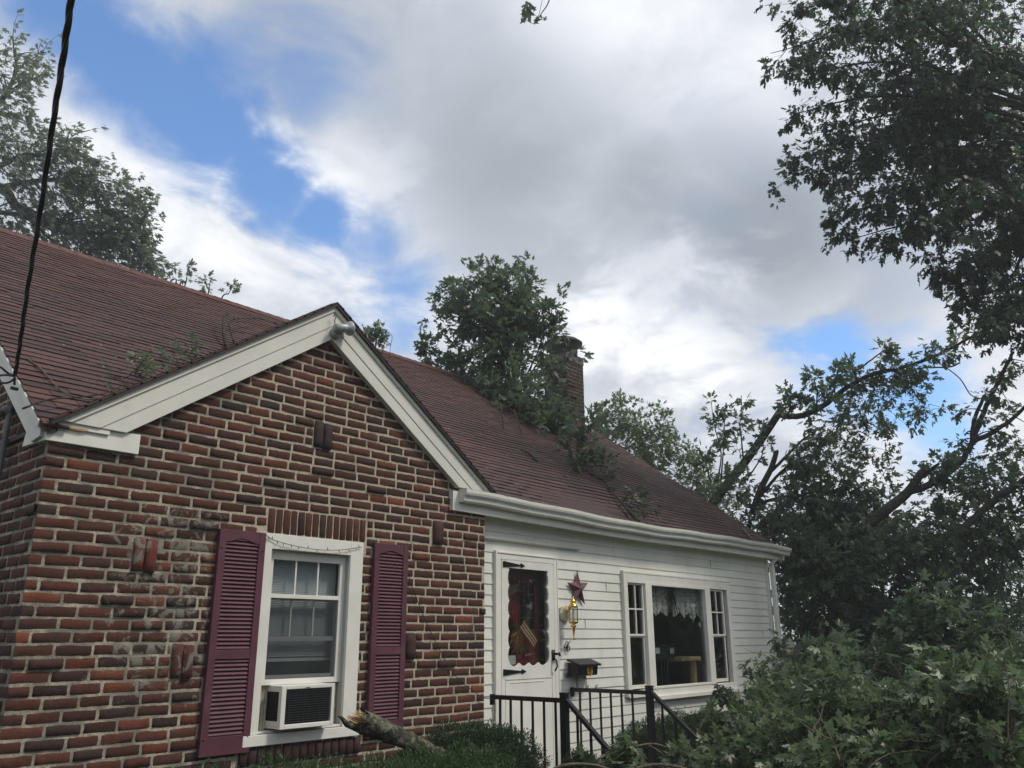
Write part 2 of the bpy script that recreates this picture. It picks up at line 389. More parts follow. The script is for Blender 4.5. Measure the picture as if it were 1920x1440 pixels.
def bricks(rects, rng, mapf, name, parent, matl=None):
    """rects: (u0,u1,z0,z1,proud,colour or None). Rounded, irregular brick faces standing out of the mortar."""
    V, Fc, Cc = [], [], []
    for (u0, u1, z0, z1, pr, colr) in rects:
        col = colr or brick_colour(rng)
        w, h = u1-u0, z1-z0; nx = 6 if w > .12 else 4; nz = 4 if h < .12 else 6
        if w < .015 or h < .015: continue
        b = len(V); bulge = pr
        xs = [0, .05, .30, .55, .80, 1] if nx == 6 else [0, .12, .6, 1]
        xs = ([0, .025] + [(.025+(.95)*i/6) for i in range(1, 6)] + [.975, 1]) if nx == 6 else [0, .06, .5, .94, 1]
        zs = [0, .07, .5, .93, 1] if nz == 4 else [0, .03, .35, .65, .97, 1]
        tz, tx = rng.uniform(-.003, .003), rng.uniform(-.003, .003)
        e = .0026; skew = rng.uniform(-.002, .002)
        for j, zz in enumerate(zs):
            for i, xx in enumerate(xs):
                edge = i in (0, len(xs)-1) or j in (0, len(zs)-1)
                corner = i in (0, len(xs)-1) and j in (0, len(zs)-1)
                u = u0+xx*w; z = z0+zz*h
                if corner and not (u0 < .02 and i == 0): u += (.010 if i == 0 else -.010); z += (.009 if j == 0 else -.009)
                u += rng.uniform(-e, e)*(1.0 if i in (0, len(xs)-1) else .6); z += rng.uniform(-e, e)*(1 if j in (0, len(zs)-1) else .3)+skew*(xx-.5)*2
                d = -.001 if (edge and not (u0 < .02 and i == 0)) else -(.0042+bulge)+tx*(xx-.5)*1.5+tz*(zz-.5)*1.2+rng.uniform(-.0008, .0008)
                if bulge > .03 and not edge: d *= rng.uniform(.7, 1.1)
                V.append(mapf(u, z, d)); Cc.append(col)
        for j in range(len(zs)-1):
            for i in range(len(xs)-1):
                a = b+j*len(xs)+i; Fc.append((a, a+1, a+1+len(xs), a+len(xs)))
    me = bpy.data.meshes.new(name); me.from_pydata(V, [], Fc); me.polygons.foreach_set('use_smooth', [True]*len(Fc)); set_attr(me, 'bc', Cc)
    return put(name, me, matl or BRICK, parent)

def coursed(rng, ulo, uhi, z0, z1, ok, holes=(), off=0., bl=BL):
    out = []; n0 = int(math.floor((z0-BRZ0)/CH)); n1 = int(math.ceil((z1-BRZ0)/CH))
    for n in range(n0, n1+1):
        za = BRZ0+n*CH; zb = za+CH
        u = ulo - (0 if n % 2 else bl/2) + off
        wob = 0
        while u < uhi:
            L = bl*rng.uniform(.86, 1.12)
            a, b = (max(u+JT*.5, ulo) if u > ulo else ulo), min(u+L-JT*.5, uhi)
            segs = [(a, b)]
            for (hx0, hx1, hz0, hz1) in holes:
                if zb > hz0+.01 and za < hz1-.01:
                    ns = []
                    for (p, q) in segs:
                        if q <= hx0 or p >= hx1: ns.append((p, q)); continue
                        if p < hx0: ns.append((p, min(q, hx0-.004)))
                        if q > hx1: ns.append((max(p, hx1+.004), q))
                    segs = ns
            for (p, q) in segs:
                if q-p > .02 and ok((p+q)/2, za, zb):
                    dz = rng.uniform(-.0022, .0022)
                    pr = rng.choice([0]*14+[.004, .008]); cc = None
                    if rng.random() < .018 and not (1.0 < p < 2.95 and za < 1.0): pr = .018; cc = (.055, .026, .024, 1)
                    hz = JT*.5 if pr < .02 else -.001
                    out.append((p, q, za+hz+dz, zb-hz+dz, pr, cc))
            u += L
    return out

def brick_front():
    rng = random.Random(5)
    pairs = [(at_y(605, 812, 0), .205, .165, (.04, .03, .03)), (at_y(820, 1005, 0), .215, .125, (.07, .03, .028)), (at_y(270, 1042, 0), .2, .15, (.14, .035, .025)),
             (at_y(341, 1231, 0), .215, .14, (.085, .03, .024)), (at_y(768, 1218, 0), .22, .11, (.05, .028, .028))]
    holes = [(1.47, 2.44, -.72, .755), (1.545, 2.47, .70, .945), (1.45, 2.46, -.815, -.67)]
    rects = []
    for c, h, w, colr in pairs:
        n0 = round((c[2]-h/2-BRZ0)/CH); z0 = BRZ0+n0*CH; z1 = z0+3*CH
        x0, x1 = c[0]-w/2, c[0]+w/2; holes.append((x0-.006, x1+.006, z0, z1))
        if w > .13:
            rects += [(x0, c[0]-.001, z0+.002, z1-.006, .016, colr+(1,)), (c[0]+.001, x1, z0-.006, z1-.012, .022, colr+(1,))]
        else: rects += [(x0+.004, x1-.004, z0+.006, z1-.006, .022, colr+(1,))]
    rects += coursed(rng, -.0055, 3.862, -1.78, 2.45, lambda x, a, b: b < gz(x)-.13, holes)
    x = 1.555                                       # soldier lintel over the window
    while x < 2.45:
        w = rng.uniform(.062, .068); rects.append((x, x+w-.010,   .765, .940, rng.choice([0, .004]), None)); x += w
    x = 1.47
    while x < 2.44:                                 # rowlock sill
        w = .068; rects.append((x, x+w-.008, -.80, -.685, .02, (.05, .028, .025, 1))); x += w
    for i, x in enumerate((1.80, 1.88, 1.955, 2.03, 2.11)):     # fan at the peak
        rects.append((x-.032, x+.032, 2.26 if i in (0, 4) else 2.28, 2.47, .004, None))
    o = bricks(rects, rng, lambda u, z, d: (u, d, z), 'brick_wall', HOUSE)
    # mortar backing with the window hole
    m = MB(); Y = 0.0; th = .2
    def pan(poly): m.prism(poly, Y, Y+th)
    xa, xb, za, zb = 1.50, 2.40, -.66, .74
    pan([(0, -1.78), (xa, -1.78), (xa, gz(xa)-.05), (0, gz(0)-.05)])
    pan([(xb, -1.78), (3.862, -1.78), (3.862, gz(3.862)-.05), (xb, gz(xb)-.05)])
    pan([(xa, -1.78), (xb, -1.78), (xb, za), (xa, za)])
    pan([(xa, zb), (xb, zb), (xb, gz(xb)-.05), (PX, PZ-.05), (xa, gz(xa)-.05)])
    mo = m.build('mortar', MORTAR, o)
brick_front()

def brick_side():
    rng = random.Random(8)
    ok = lambda y, a, b: b < MZ0+MS*min(y, 8.4-y)-.06
    rects = coursed(rng, -.0055, 8.4, -1.78, 4.2, ok, (), .05)
    o = bricks(rects, rng, lambda u, z, d: (d, u, z), 'side_brick_wall', HOUSE)
    m = MB().prism([(.2, -1.78), (8.4, -1.78), (8.4, 1.2), (4.2, 4.2), (.2, 1.3)], 0.0, .2, 'x')
    m.build('mortar', MORTAR, o)
brick_side()

def siding():
    S = .0994; y0 = .12; m = MB()
    ztop = 1.20; holes = [(4.13, 5.05, -2, .80), (6.28, 8.83, -.60, .72)]
    z = .8105 - 27*S
    while z < ztop:
        z1 = min(z+S, ztop+.02)
        segs = [(3.86, 10.08)]
        for hx0, hx1, hz0, hz1 in holes:
            if z1 > hz0+.02 and z < hz1-.02:
                ns = []
                for p, q in segs:
                    if q <= hx0 or p >= hx1: ns.append((p, q)); continue
                    if p < hx0: ns.append((p, hx0))
                    if q > hx1: ns.append((hx1, q))
                segs = ns
        for p, q in segs:
            nseg = max(1, int((q-p)/.5)); xs = np.linspace(p, q, nseg+1)
            vs = []
            for x in xs:
                w = .0012*math.sin(x*3.1+z*17)
                vs += [(x, y0-.0065+w, z), (x, y0-.0075+w, z+.005), (x, y0+.001+w*.4, z1+.001), (x, y0+.012, z-.0)]
            fs = []
            for i in range(nseg):
                a = i*4; b = a+4; fs += [(a, b, b+1, a+1), (a+1, b+1, b+2, a+2), (a+3, b+3, b, a)]
            m.add(vs, fs)
        z += S
    o = m.build('siding_wall', SIDING, HOUSE, recalc=False)
    rs = random.Random(12); sm = MB()
    for k in range(11):
        x = rs.uniform(5.2, 9.9); zz = .8105-.0994*rs.randint(-3, 14)
        if not (6.1 < x < 8.95 and -.7 < zz < .8): sm.box(x, x+.0022, y0-.0105, y0-.0, zz+.004, zz+.094)
    tag(sm.build('board_seam', mat('seam_dark', color=(.38, .38, .35)), o), kind='stuff')
    b = MB()                                         # sheathing behind the boards, with openings
    for (x0, x1, z0, z1) in [(3.86, 4.13, -1.78, 1.25), (4.13, 5.05, .80, 1.25), (5.05, 6.28, -1.78, 1.25), (6.28, 8.83, .74, 1.25), (6.28, 8.83, -1.78, -.60), (8.83, 10.08, -1.78, 1.25)]:
        b.box(x0, x1, .133, .25, z0, z1)
    b.build('sheathing', mat('sheathing', color=(.18, .17, .15)), o)
    MB().box(4.12, 5.06, .10, .30, -1.78, -1.30).build('foundation', mat('concrete', color=(.30, .29, .27), rough=.9, noise=.3, bump=.6), HOUSE)
    MB().box(10.06, 10.13, .085, .20, -1.78, 1.17).build('corner_trim', TRIMW, HOUSE, bevel=.004)
    m = MB().prism([(.2, -1.78), (8.4, -1.78), (8.4, 1.2), (4.2, 4.2), (.2, 1.25)], 9.9, 10.1, 'x').build('end_wall', SIDING, HOUSE)
    MB().box(.2, 9.9, 8.2, 8.4, -1.78, 1.2).build('back_wall', SIDING, HOUSE)
siding()

def sag(x): return -.036*math.exp(-((x-6.2)/1.7)**2)
def shingles():
    rng = random.Random(11); E = .098; V, Fc, Cc = [], [], []
    def tab(P, U, D, N, u0, u1, s0, s1, col):        # P origin, U along the eave, D up the slope, N normal
        j = lambda: rng.uniform(-.004, .004)
        t = .012+rng.uniform(0, .005)
        pts = [(u0, s0+j(), t), (u1, s0+j(), t), (u1, s1, .004), (u0, s1, .004), (u0, s0+j()*.3, 0), (u1, s0, 0)]
        b = len(V)
        for u, s, n in pts:
            q = P+U*u+D*s+N*n; V.append(tuple(q)); Cc.append(col)
        Fc.extend([(b, b+1, b+2, b+3), (b+4, b+5, b+1, b), (b+4, b, b+3), (b+5, b+2, b+1)])
    D = np.array([0, 1, MS]); L = np.linalg.norm(D); D = D/L; N = np.array([0, -MS, 1])/L; U = np.array([1., 0, 0])
    P0 = np.array([0, -.065, MZ0-MS*.065]); smax = (RIDGE_Y+.065)*L; k = 0; s = 0.0
    while s < smax:
        x = XL - (0.15 if k % 2 else 0)
        tone = rng.uniform(.88, 1.14)
        while x < XR:
            w = .30+rng.uniform(-.012, .012); a, b = max(x, XL-.01), min(x+w-.003, XR+.01)
            ym = P0[1]+D[1]*(s+E); zm = MZ0+MS*ym; mid = (a+b)/2
            hide = (0 < mid < 3.95) and zm < gz(mid)-.04
            if a < 1.97:
                xm = (zm+.045-(PZ-GS*PX))/GS
                if zm < PZ-.06: b = min(b, max(xm, .0)); hide = a >= xm
            if not hide and b > a+.02:
                r = rng.random(); c = (.076, .039, .036) if r < .5 else (.058, .035, .033) if r < .85 else (.098, .045, .039)
                kk = tone*rng.uniform(.72, 1.25); lift = np.array([0, 0, sag(mid)*max(0, 1-s/1.0)+.006*math.sin(mid*1.9+s)])
                tab(P0+lift, U, D, N, a, b, s, min(s+E*1.25, smax+.02), (c[0]*kk, c[1]*kk, c[2]*kk, 1))
            x += w
        s += E; k += 1
    # ridge caps
    for i in range(int((XR-XL)/.16)):
        xa = XL+i*.16; c = (.14, .055, .045, 1); b = len(V)
        for dx, up in ((0, .010), (.175, .004)):
            for yy, zz in ((-.13, -.13*MS), (0, .012), (.13, -.13*MS)):
                V.append((xa+dx, RIDGE_Y+yy, MZ0+MS*RIDGE_Y+zz+up+.012)); Cc.append(c)
        Fc.extend([(b, b+3, b+4, b+1), (b+1, b+4, b+5, b+2)])
    me = bpy.data.meshes.new('roof'); me.from_pydata(V, [], Fc); set_attr(me, 'bc', Cc)
    roof = put('roof', me, SHING, HOUSE)
    deck = MB(); vs = [(XL, -.06), (0, -.06), (1.975, 1.86), (3.95, -.06), (XR, -.06), (XR, RIDGE_Y), (XL, RIDGE_Y)]
    def zz(y): return MZ0+MS*y-.006
    n = len(vs); deck.add([(x, y, zz(y)) for x, y in vs]+[(x, y, zz(y)-.03) for x, y in vs], [tuple(range(n)), tuple(range(n, 2*n))[::-1]]+[(i, (i+1) % n, (i+1) % n+n, i+n) for i in range(n)])
    deck.add([(XL, RIDGE_Y, zz(RIDGE_Y)), (XR, RIDGE_Y, zz(RIDGE_Y)), (XR, 8.5, zz(-.1)), (XL, 8.5, zz(-.1)), (XL, RIDGE_Y, zz(RIDGE_Y)-.03), (XR, RIDGE_Y, zz(RIDGE_Y)-.03), (XR, 8.5, zz(-.1)-.03), (XL, 8.5, zz(-.1)-.03)],
             [(0, 3, 2, 1), (4, 5, 6, 7), (0, 1, 5, 4), (2, 3, 7, 6), (1, 2, 6, 5), (3, 0, 4, 7)])
    deck.build('roof_deck', mat('deck', color=(.05, .03, .03), rough=.9), roof)
    # small gable roof over the brick front
    V2, F2, C2 = [], [], []; V, Fc, Cc = V2, F2, C2
    def tab2(side):
        Dn = np.array([-side*1., 0, GS]); Ln = np.linalg.norm(Dn); Dn = Dn/Ln; Nn = np.array([side*GS, 0, 1])/Ln; Un = np.array([0, 1., 0])
        P = np.array([PX+side*(PX+.03), -.105, PZ+.012-GS*(PX+.03)]); s = 0; k = 0
        while s < (PX+.03)*Ln:
            y = -.0-(0.15 if k % 2 else 0)
            while y < 2.0:
                a, b = max(y, 0), y+.297
                xm = P[0]+Dn[0]*s; zmain = MZ0+MS*(-.105+a)
                if zmain < P[2]+Dn[2]*s+.25 and b > a+.02:
                    kk = rng.uniform(.7, 1.1); b0 = len(V2)
                    for u, ss, nn in [(a, s, .012), (b, s, .012), (b, s+E*1.2, .004), (a, s+E*1.2, .004), (a, s, -.006), (b, s, -.006), (a, s+E*1.2, -.006)]:
                        q = P+Un*u+Dn*min(ss, (PX+.03)*Ln)+Nn*nn; V2.append(tuple(q)); C2.append((.10*kk, .048*kk, .044*kk, 1))
                    F2.extend([(b0, b0+1, b0+2, b0+3), (b0+4, b0+5, b0+1, b0), (b0+4, b0, b0+3, b0+6)])
                y += .30
            s += E; k += 1
    tab2(-1); tab2(1)
    me = bpy.data.meshes.new('gable_roof'); me.from_pydata(V2, [], F2); set_attr(me, 'bc', C2)
    groof = put('gable_roof', me, SHING, HOUSE)
    d = MB(); e = .03
    for sgn in (-1, 1):
        xe = PX+sgn*(PX+e); poly = [(PX, PZ+.008), (xe, gz(0)+.008-GS*e), (xe, gz(0)-.02-GS*e), (PX, PZ-.02)]
        d.prism(poly, -.10, 1.9)
    d.build('gable_deck', mat('drip_edge', color=(.03, .025, .028), rough=.7), groof)
    return roof
ROOF = shingles()

def rakes():
    def band(m, o0, o1, y0, y1, xend=.0, side=-1, xclip=None):
        xe = PX+side*(PX+.02) if xclip is None else xclip
        p = [(PX, PZ-o0), (xe, gz(xe)-o0), (xe, gz(xe)-o1), (PX, PZ-o1)]
        m.prism(p, y0, y1)
    for side, nm in ((-1, 'rake_board'), (1, 'rake_board')):
        cl = .33 if side < 0 else 3.60
        xe = PX+side*(PX+.02)
        zc = 1.295 if side < 0 else 1.335
        # lower frieze band, cut level where it lands on the cornice return
        m = MB()
        for o0, o1, ya, yb in ((.018, .060, -.078, -.06), (.060, .185, -.064, .0)):
            m.prism([(PX, PZ-o0), (PX+side*((PZ-o0-zc)/GS), zc), (PX+side*((PZ-o1-zc)/GS), zc), (PX, PZ-o1)], ya, yb)
        xt = PX+side*((PZ-.185-zc)/GS); xb = PX+side*((PZ-.30-zc)/GS)
        m.prism([(PX, PZ-.185), (xt, zc), (xb, zc), (PX, PZ-.30)], -.058, .0)
        m.build(nm, TRIM, HOUSE, bevel=.003)
    r = MB()
    r.box(-.035, .535, -.034, .0, 1.172, 1.302); r.box(.02, .33, -.05, -.034, 1.262, 1.30)
    r.build('cornice_return', TRIMW, HOUSE, bevel=.003)
    r = MB().prism([(0.0, 1.172), (.34, 1.185), (.30, 1.30), (.12, 1.345), (.0, 1.27)], -.036, -.001, 'x')
    r.build('cornice_return', TRIMW, HOUSE, bevel=.003)
    wood = MB().add([(.02, -.053, 1.262), (.07, -.056, 1.285), (.14, -.055, 1.278), (.24, -.054, 1.284), (.25, -.053, 1.266), (.17, -.055, 1.252), (.10, -.055, 1.256)], [(0, 1, 2, 3, 4, 5, 6)])
    wood.v = [(x*.6+.05, y, 1.262+(z-1.262)*.5) for x, y, z in wood.v]; wood.build('split_wood', RAW, HOUSE)
    # left end rake, grey blue in the shade
    s = MB()
    def line(y, o): return MZ0+MS*y-o
    s.prism([(.0, line(.0, .03)), (RIDGE_Y, line(RIDGE_Y, .03)), (RIDGE_Y, line(RIDGE_Y, .21)), (.13, line(.13, .21)), (0, line(0, .10))], XL+.012, -.001, 'x')
    s.prism([(.0, line(.0, .0)), (RIDGE_Y, line(RIDGE_Y, .0)), (RIDGE_Y, line(RIDGE_Y, .05)), (.0, line(0, .05))], XL-.012, XL+.03, 'x')
    s.build('end_rake_board', TRIM, HOUSE, bevel=.003)
    s = MB(); s.prism([(.0, line(.0, .02)), (RIDGE_Y, line(RIDGE_Y, .02)), (RIDGE_Y, line(RIDGE_Y, .2)), (.0, line(0, .2))], 10.34, XR-.01, 'x')
    s.build('end_rake_board', TRIM, HOUSE)
    MB().box(10.08, 10.44, -.03, .25, 1.16, 1.20).build('soffit', TRIM, HOUSE)
    # fascia under the gutter
    f = MB(); xs = np.linspace(3.40, 10.42, 40); vs = []
    for x in xs: d = sag(x)*.6; vs += [(x, -.045, 1.125+d), (x, -.045, 1.30+d), (x, .0, 1.30+d), (x, -.0, 1.125+d)]
    fs = [(i*4+k, (i+1)*4+k, (i+1)*4+(k+1) % 4, i*4+(k+1) % 4) for i in range(39) for k in range(4)]+[(0, 1, 2, 3), (156, 157, 158, 159)]
    f.add(vs, fs); f.box(3.88, 10.45, .0, .14, 1.135, 1.15); f.build('fascia_board', TRIMW, HOUSE)
    g = MB(); prof = [(-.047, 1.315), (-.047, 1.205), (-.100, 1.200), (-.112, 1.216), (-.116, 1.245), (-.140, 1.268), (-.147, 1.288), (-.147, 1.316), (-.137, 1.319), (-.137, 1.292), (-.106, 1.25), (-.098, 1.208), (-.055, 1.210), (-.053, 1.312)]
    xs = np.linspace(3.475, 10.40, 48); n = len(prof); vs = []
    for i, x in enumerate(xs):
        d = sag(x)+.004*math.sin(x*5.3); o = -.05*max(0, x-9.6)
        vs += [(x, p[0]+o+.004*math.sin(x*2.1), p[1]+d-.03*max(0, x-9.9)) for p in prof]
    fs = [(i*n+k, (i+1)*n+k, (i+1)*n+(k+1) % n, i*n+(k+1) % n) for i in range(len(xs)-1) for k in range(n)]
    g.add(vs, fs)
    capp = [(-.047, 1.318), (-.047, 1.203), (-.101, 1.198), (-.114, 1.214), (-.118, 1.245), (-.142, 1.268), (-.149, 1.288), (-.149, 1.320)]
    g.prism(capp, 3.470, 3.476, 'x')
    go = g.build('gutter', GUT, HOUSE)
    dbr = MB(); rng = random.Random(3)               # leaf litter lying in the trough
    for i in range(420):
        x = rng.uniform(3.6, 10.4); y = rng.uniform(-.15, -.07); z = 1.318+sag(x)+rng.uniform(-.012, .014); a = rng.uniform(0, 6.3); s = rng.uniform(.008, .028)
        dbr.add([(x, y, z), (x+s*math.cos(a), y+s*.4*math.sin(a), z+rng.uniform(-.003, .012)), (x+s*math.cos(a+.7), y+s*.5*math.sin(a+.7), z+.004)], [(0, 1, 2)])
    tag(dbr.build('gutter_litter', mat('litter', color=(.10, .075, .04), noise=.5), go), kind='stuff')
    ds = MB(); ds.box(10.09, 10.16, .00, .06, -1.7, 1.02, rot=None); ds.box(10.085, 10.165, -.004, .064, .60, .63)
    ds.tube([(10.13, .03, 1.02), (10.13, .02, 1.08), (10.16, -.05, 1.17)], .034, 8)
    ds.build('downspout', TRIMW, HOUSE, bevel=.006)
    MB().box(3.89, 5.46, .085, .108, .925, .960).box(3.89, 5.46, .078, .09, .935, .942).box(3.90, 3.92, .07, .1, .93, .955).build('awning_track', TRIM, HOUSE, bevel=.003)
rakes()

def chimney():
    c = at_y(1094, 800, 3.7); x1 = 10.62; x0 = 10.08; y0, y1 = 3.72, 4.26
    zt = at_y(1094, 672, 3.72)[2]*(1.0)
    rng = random.Random(2)
    ok = lambda u, a, b: b < zt
    soot = lambda L: [t[:5]+(tuple(c*rng.uniform(.8, 1.3) for c in (.040, .024, .021))+(1,),) for t in L]
    o = bricks(soot(coursed(rng, x0, x1, 2.6, zt, ok)), rng, lambda u, z, d: (u, y0+d, z), 'chimney', HOUSE)
    b = bricks(soot(coursed(rng, y0, y1, 2.6, zt, ok, (), 0, .11)), rng, lambda u, z, d: (x0+d, u, z), 'chimney_side', o)
    MB().box(x0, x1, y0, y1, -1.78, zt-.005).build('mortar', mat('sooty_mortar', color=(.10, .085, .075), rough=.95, noise=.4, bump=.6), o)
    cx, cy = (x0+x1)/2-.02, (y0+y1)/2-.02; h = MB()
    h.lathe((cx, cy, zt), [(.27, -.02), (.275, .0), (.28, .17), (.375, .24), (.38, .28), (.30, .34), (.02, .39)], 24)
    h.build('chimney_cap', mat('cap_metal', color=(.05, .045, .045), rough=.7, noise=.4), o, smooth=True)
    MB().box(x0-.01, x1+.01, y0-.012, y1+.01, zt-.16, zt-.05).build('chimney_band', mat('cement', color=(.14, .13, .12), rough=.9, noise=.3, bump=.5), o)
chimney()

# ------------------------------------------------------------------ left window, shutters, air conditioner
def frame(m, x0, x1, z0, z1, w, y0, y1, wt=None, wb=None, wr=None):
    wt = w if wt is None else wt; wb = w if wb is None else wb; wr = w if wr is None else wr
    m.box(x0, x0+w, y0, y1, z0, z1); m.box(x1-wr, x1, y0, y1, z0, z1); m.box(x0+w, x1-wr, y0+.001, y1-.001, z1-wt, z1); m.box(x0+w, x1-wr, y0+.001, y1-.001, z0, z0+wb)
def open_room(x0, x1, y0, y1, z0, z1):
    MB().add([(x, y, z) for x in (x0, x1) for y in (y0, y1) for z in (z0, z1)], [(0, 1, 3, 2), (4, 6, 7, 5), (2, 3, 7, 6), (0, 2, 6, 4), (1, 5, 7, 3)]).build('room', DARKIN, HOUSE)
def left_window():
    c = MB(); frame(c, 1.478, 2.425, -.60, .755, .112, -.028, .0, .108, .0, .125)
    c.box(1.47, 2.45, -.045, .06, -.672, -.602); c.box(1.53, 2.40, -.012, .10, -.602, -.585)
    w = c.build('window', TRIMW, HOUSE, bevel=.003)
    j = MB(); j.box(1.572, 1.592, .0, .12, -.60, .66); j.box(2.300, 2.318, .0, .12, -.60, .66); j.box(1.592, 2.30, .0, .12, .645, .665)
    j.build('jamb', mat('jamb_grey', m_trim((.42, .43, .41))), w)
    s = MB(); frame(s, 1.594, 2.300, -.29, .643, .055, .030, .055, .062, .038, .050)
    s.box(1.649, 2.250, .031, .054, .306, .336)
    s.build('sash', TRIMW, w, bevel=.002)
    s = MB(); frame(s, 1.63, 2.265, -.255, .31, .026, .060, .078, .012, .03); s.box(1.65, 2.25, .059, .079, .008, .040)
    s.build('sash', mat('sash_grey', m_trim((.38, .40, .40))), w)
    for x in (1.852, 2.052):
        MB().box(x-.006, x+.006, .040, .050, .336, .583).build('muntin', TRIMW, w); MB().box(x-.006, x+.006, .068, .080, .04, .31).build('muntin', TRIMW, w)
    MB().box(1.64, 2.26, .0452, .0475, .33, .585).build('pane', GLASS, w)
    MB().box(1.64, 2.26, .070, .0725, -.235, .31).build('pane', GLASS, w)
    MB().add([(1.645, .037, -.255), (2.255, .037, -.255), (2.255, .037, .31), (1.645, .037, .31)], [(0, 1, 2, 3)]).build('insect_screen', SCREEN, w)
    b = MB(); z = .60
    while z > -.11:
        b.add([(1.62, .118, z), (2.28, .118, z), (2.28, .130, z+.0135), (1.62, .130, z+.0135), (1.62, .118, z-.0012), (2.28, .118, z-.0012)], [(0, 1, 2, 3), (4, 5, 1, 0)]); z -= .0125
    b.box(1.62, 2.28, .122, .150, -.135, -.112); b.box(1.60, 2.30, .15, .152, -.11, .62)
    b.build('blind', mat('blind_white', color=(.74, .78, .82), rough=.5), w)
    open_room(.4, 3.7, .22, 3.0, -1.4, 1.1)
left_window()

def shutter(x0, x1, z0, z1, name='shutter'):
    m = MB(); y0 = -.042; f = .052
    m.box(x0, x0+f, y0, -.004, z0, z1); m.box(x1-f, x1, y0, -.004, z0, z1)
    zm = z0+(z1-z0)*.43
    m.box(x0+f, x1-f, y0+.002, -.006, z0, z0+.115); m.box(x0+f, x1-f, y0+.002, -.006, zm-.03, zm+.03)
    n = 12; xa, xb = x0+f, x1-f
    top = [(xa, z1), (xb, z1), (xb, z1-.085)]+[(xb-(xb-xa)*(i/n), z1-.085+.028*math.sin(math.pi*i/n)**2) for i in range(1, n)]+[(xa, z1-.085)]
    m.prism(top, y0+.002, -.006)
    def slats(a, b):
        z = a+.004
        while z < b-.004:
            m.add([(xa, y0+.006, z), (xb, y0+.006, z), (xb, -.012, z+.024), (xa, -.012, z+.024), (xa, y0+.006, z+.006), (xb, y0+.006, z+.006), (xb, -.016, z+.028), (xa, -.016, z+.028)],
                  [(0, 1, 5, 4), (4, 5, 6, 7), (0, 3, 2, 1)]); z += .0268
    slats(z0+.115, zm-.03); slats(zm+.03, z1-.060)
    m.box(xa, xb, -.010, -.004, z0+.1, z1-.05)
    o = m.build(name, SHUT, HOUSE, bevel=.002)
    for zz in (z0+.10, z1-.13):
        for xx in (x0+f*.4, x1-f*.4): MB().lathe((xx, y0-.001, zz), [(.006, .0), (.004, -.004)], 8, axis='y').build('screw', BLACK, o)
shutter(1.163, 1.524, -.703, .752); shutter(2.532, 2.889, -.703, .766)

def air_conditioner():
    r = tag(empty('air_conditioner', (1.92, 0, -.58)), 'white window air conditioner with black grille under the raised sash', 'air conditioner')
    x0, x1, y0, y1, z0, z1 = 1.695, 2.140, -.125, .16, -.572, -.292
    m = MB(); t = .012
    m.box(x0, x1, y0+.03, y1, z1-t, z1); m.box(x0, x1, y0+.03, y1, z0, z0+t); m.box(x1-t, x1, y0+.03, y1, z0+t, z1-t)
    m.box(x0, x0+t, y0+.03, -.085, z0+t, z1-t); m.box(x0, x0+t, .06, y1, z0+t, z1-t); m.box(x0, x0+t, -.085, .06, z0+t, z0+.05); m.box(x0, x0+t, -.085, .06, z1-.04, z1-t)
    m.build('case', TRIMW, r, bevel=.004)
    f = MB(); frame(f, x0-.002, x1+.002, z0-.002, z1+.002, .038, y0, y0+.03, .026, .03, .026)
    f.build('front_frame', TRIMW, r, bevel=.004)
    gm = MB(); z = z0+.04
    while z < z1-.03: gm.box(x0+.036, x1-.026, y0+.006, y0+.016, z, z+.0035); z += .0155
    for i in range(9): x = x0+.07+i*.042; gm.box(x, x+.0018, y0+.012, y0+.022, z0+.03, z1-.025)
    gm.build('grille', mat('grille_grey', color=(.045, .047, .05), rough=.5), r)
    MB().box(x0+.03, x1-.02, y0+.024, y0+.03, z0+.025, z1-.02).build('coil', mat('coil_black', color=(.012, .012, .014), rough=.8), r)
    s = MB(); z = z0+.055
    while z < z1-.045: s.box(x0-.001, x0+.006, -.082, .055, z, z+.005); z += .0105
    s.box(x0+.007, x0+.010, -.085, .06, z0+.04, z1-.035); s.build('side_louvre', BLACK, r)
    MB().box(1.89, 1.925, y0-.001, y0, -.311, -.307).build('maker_mark', BLACK, r)
    for (p, q) in ((1.600, 1.693), (2.143, 2.288)):
        a = MB()                                     # accordion side panels
        n = 8
        vs = []
        for i in range(n+1):
            x = p+(q-p)*i/n; y = .055+(.010 if i % 2 else 0); vs += [(x, y, -.585), (x, y, -.28)]
        a.add(vs, [(2*i, 2*i+2, 2*i+3, 2*i+1) for i in range(n)])
        a.build('side_panel', mat('old_vinyl', color=(.44, .40, .31), rough=.6, noise=.3, nscale=20), r)
air_conditioner()

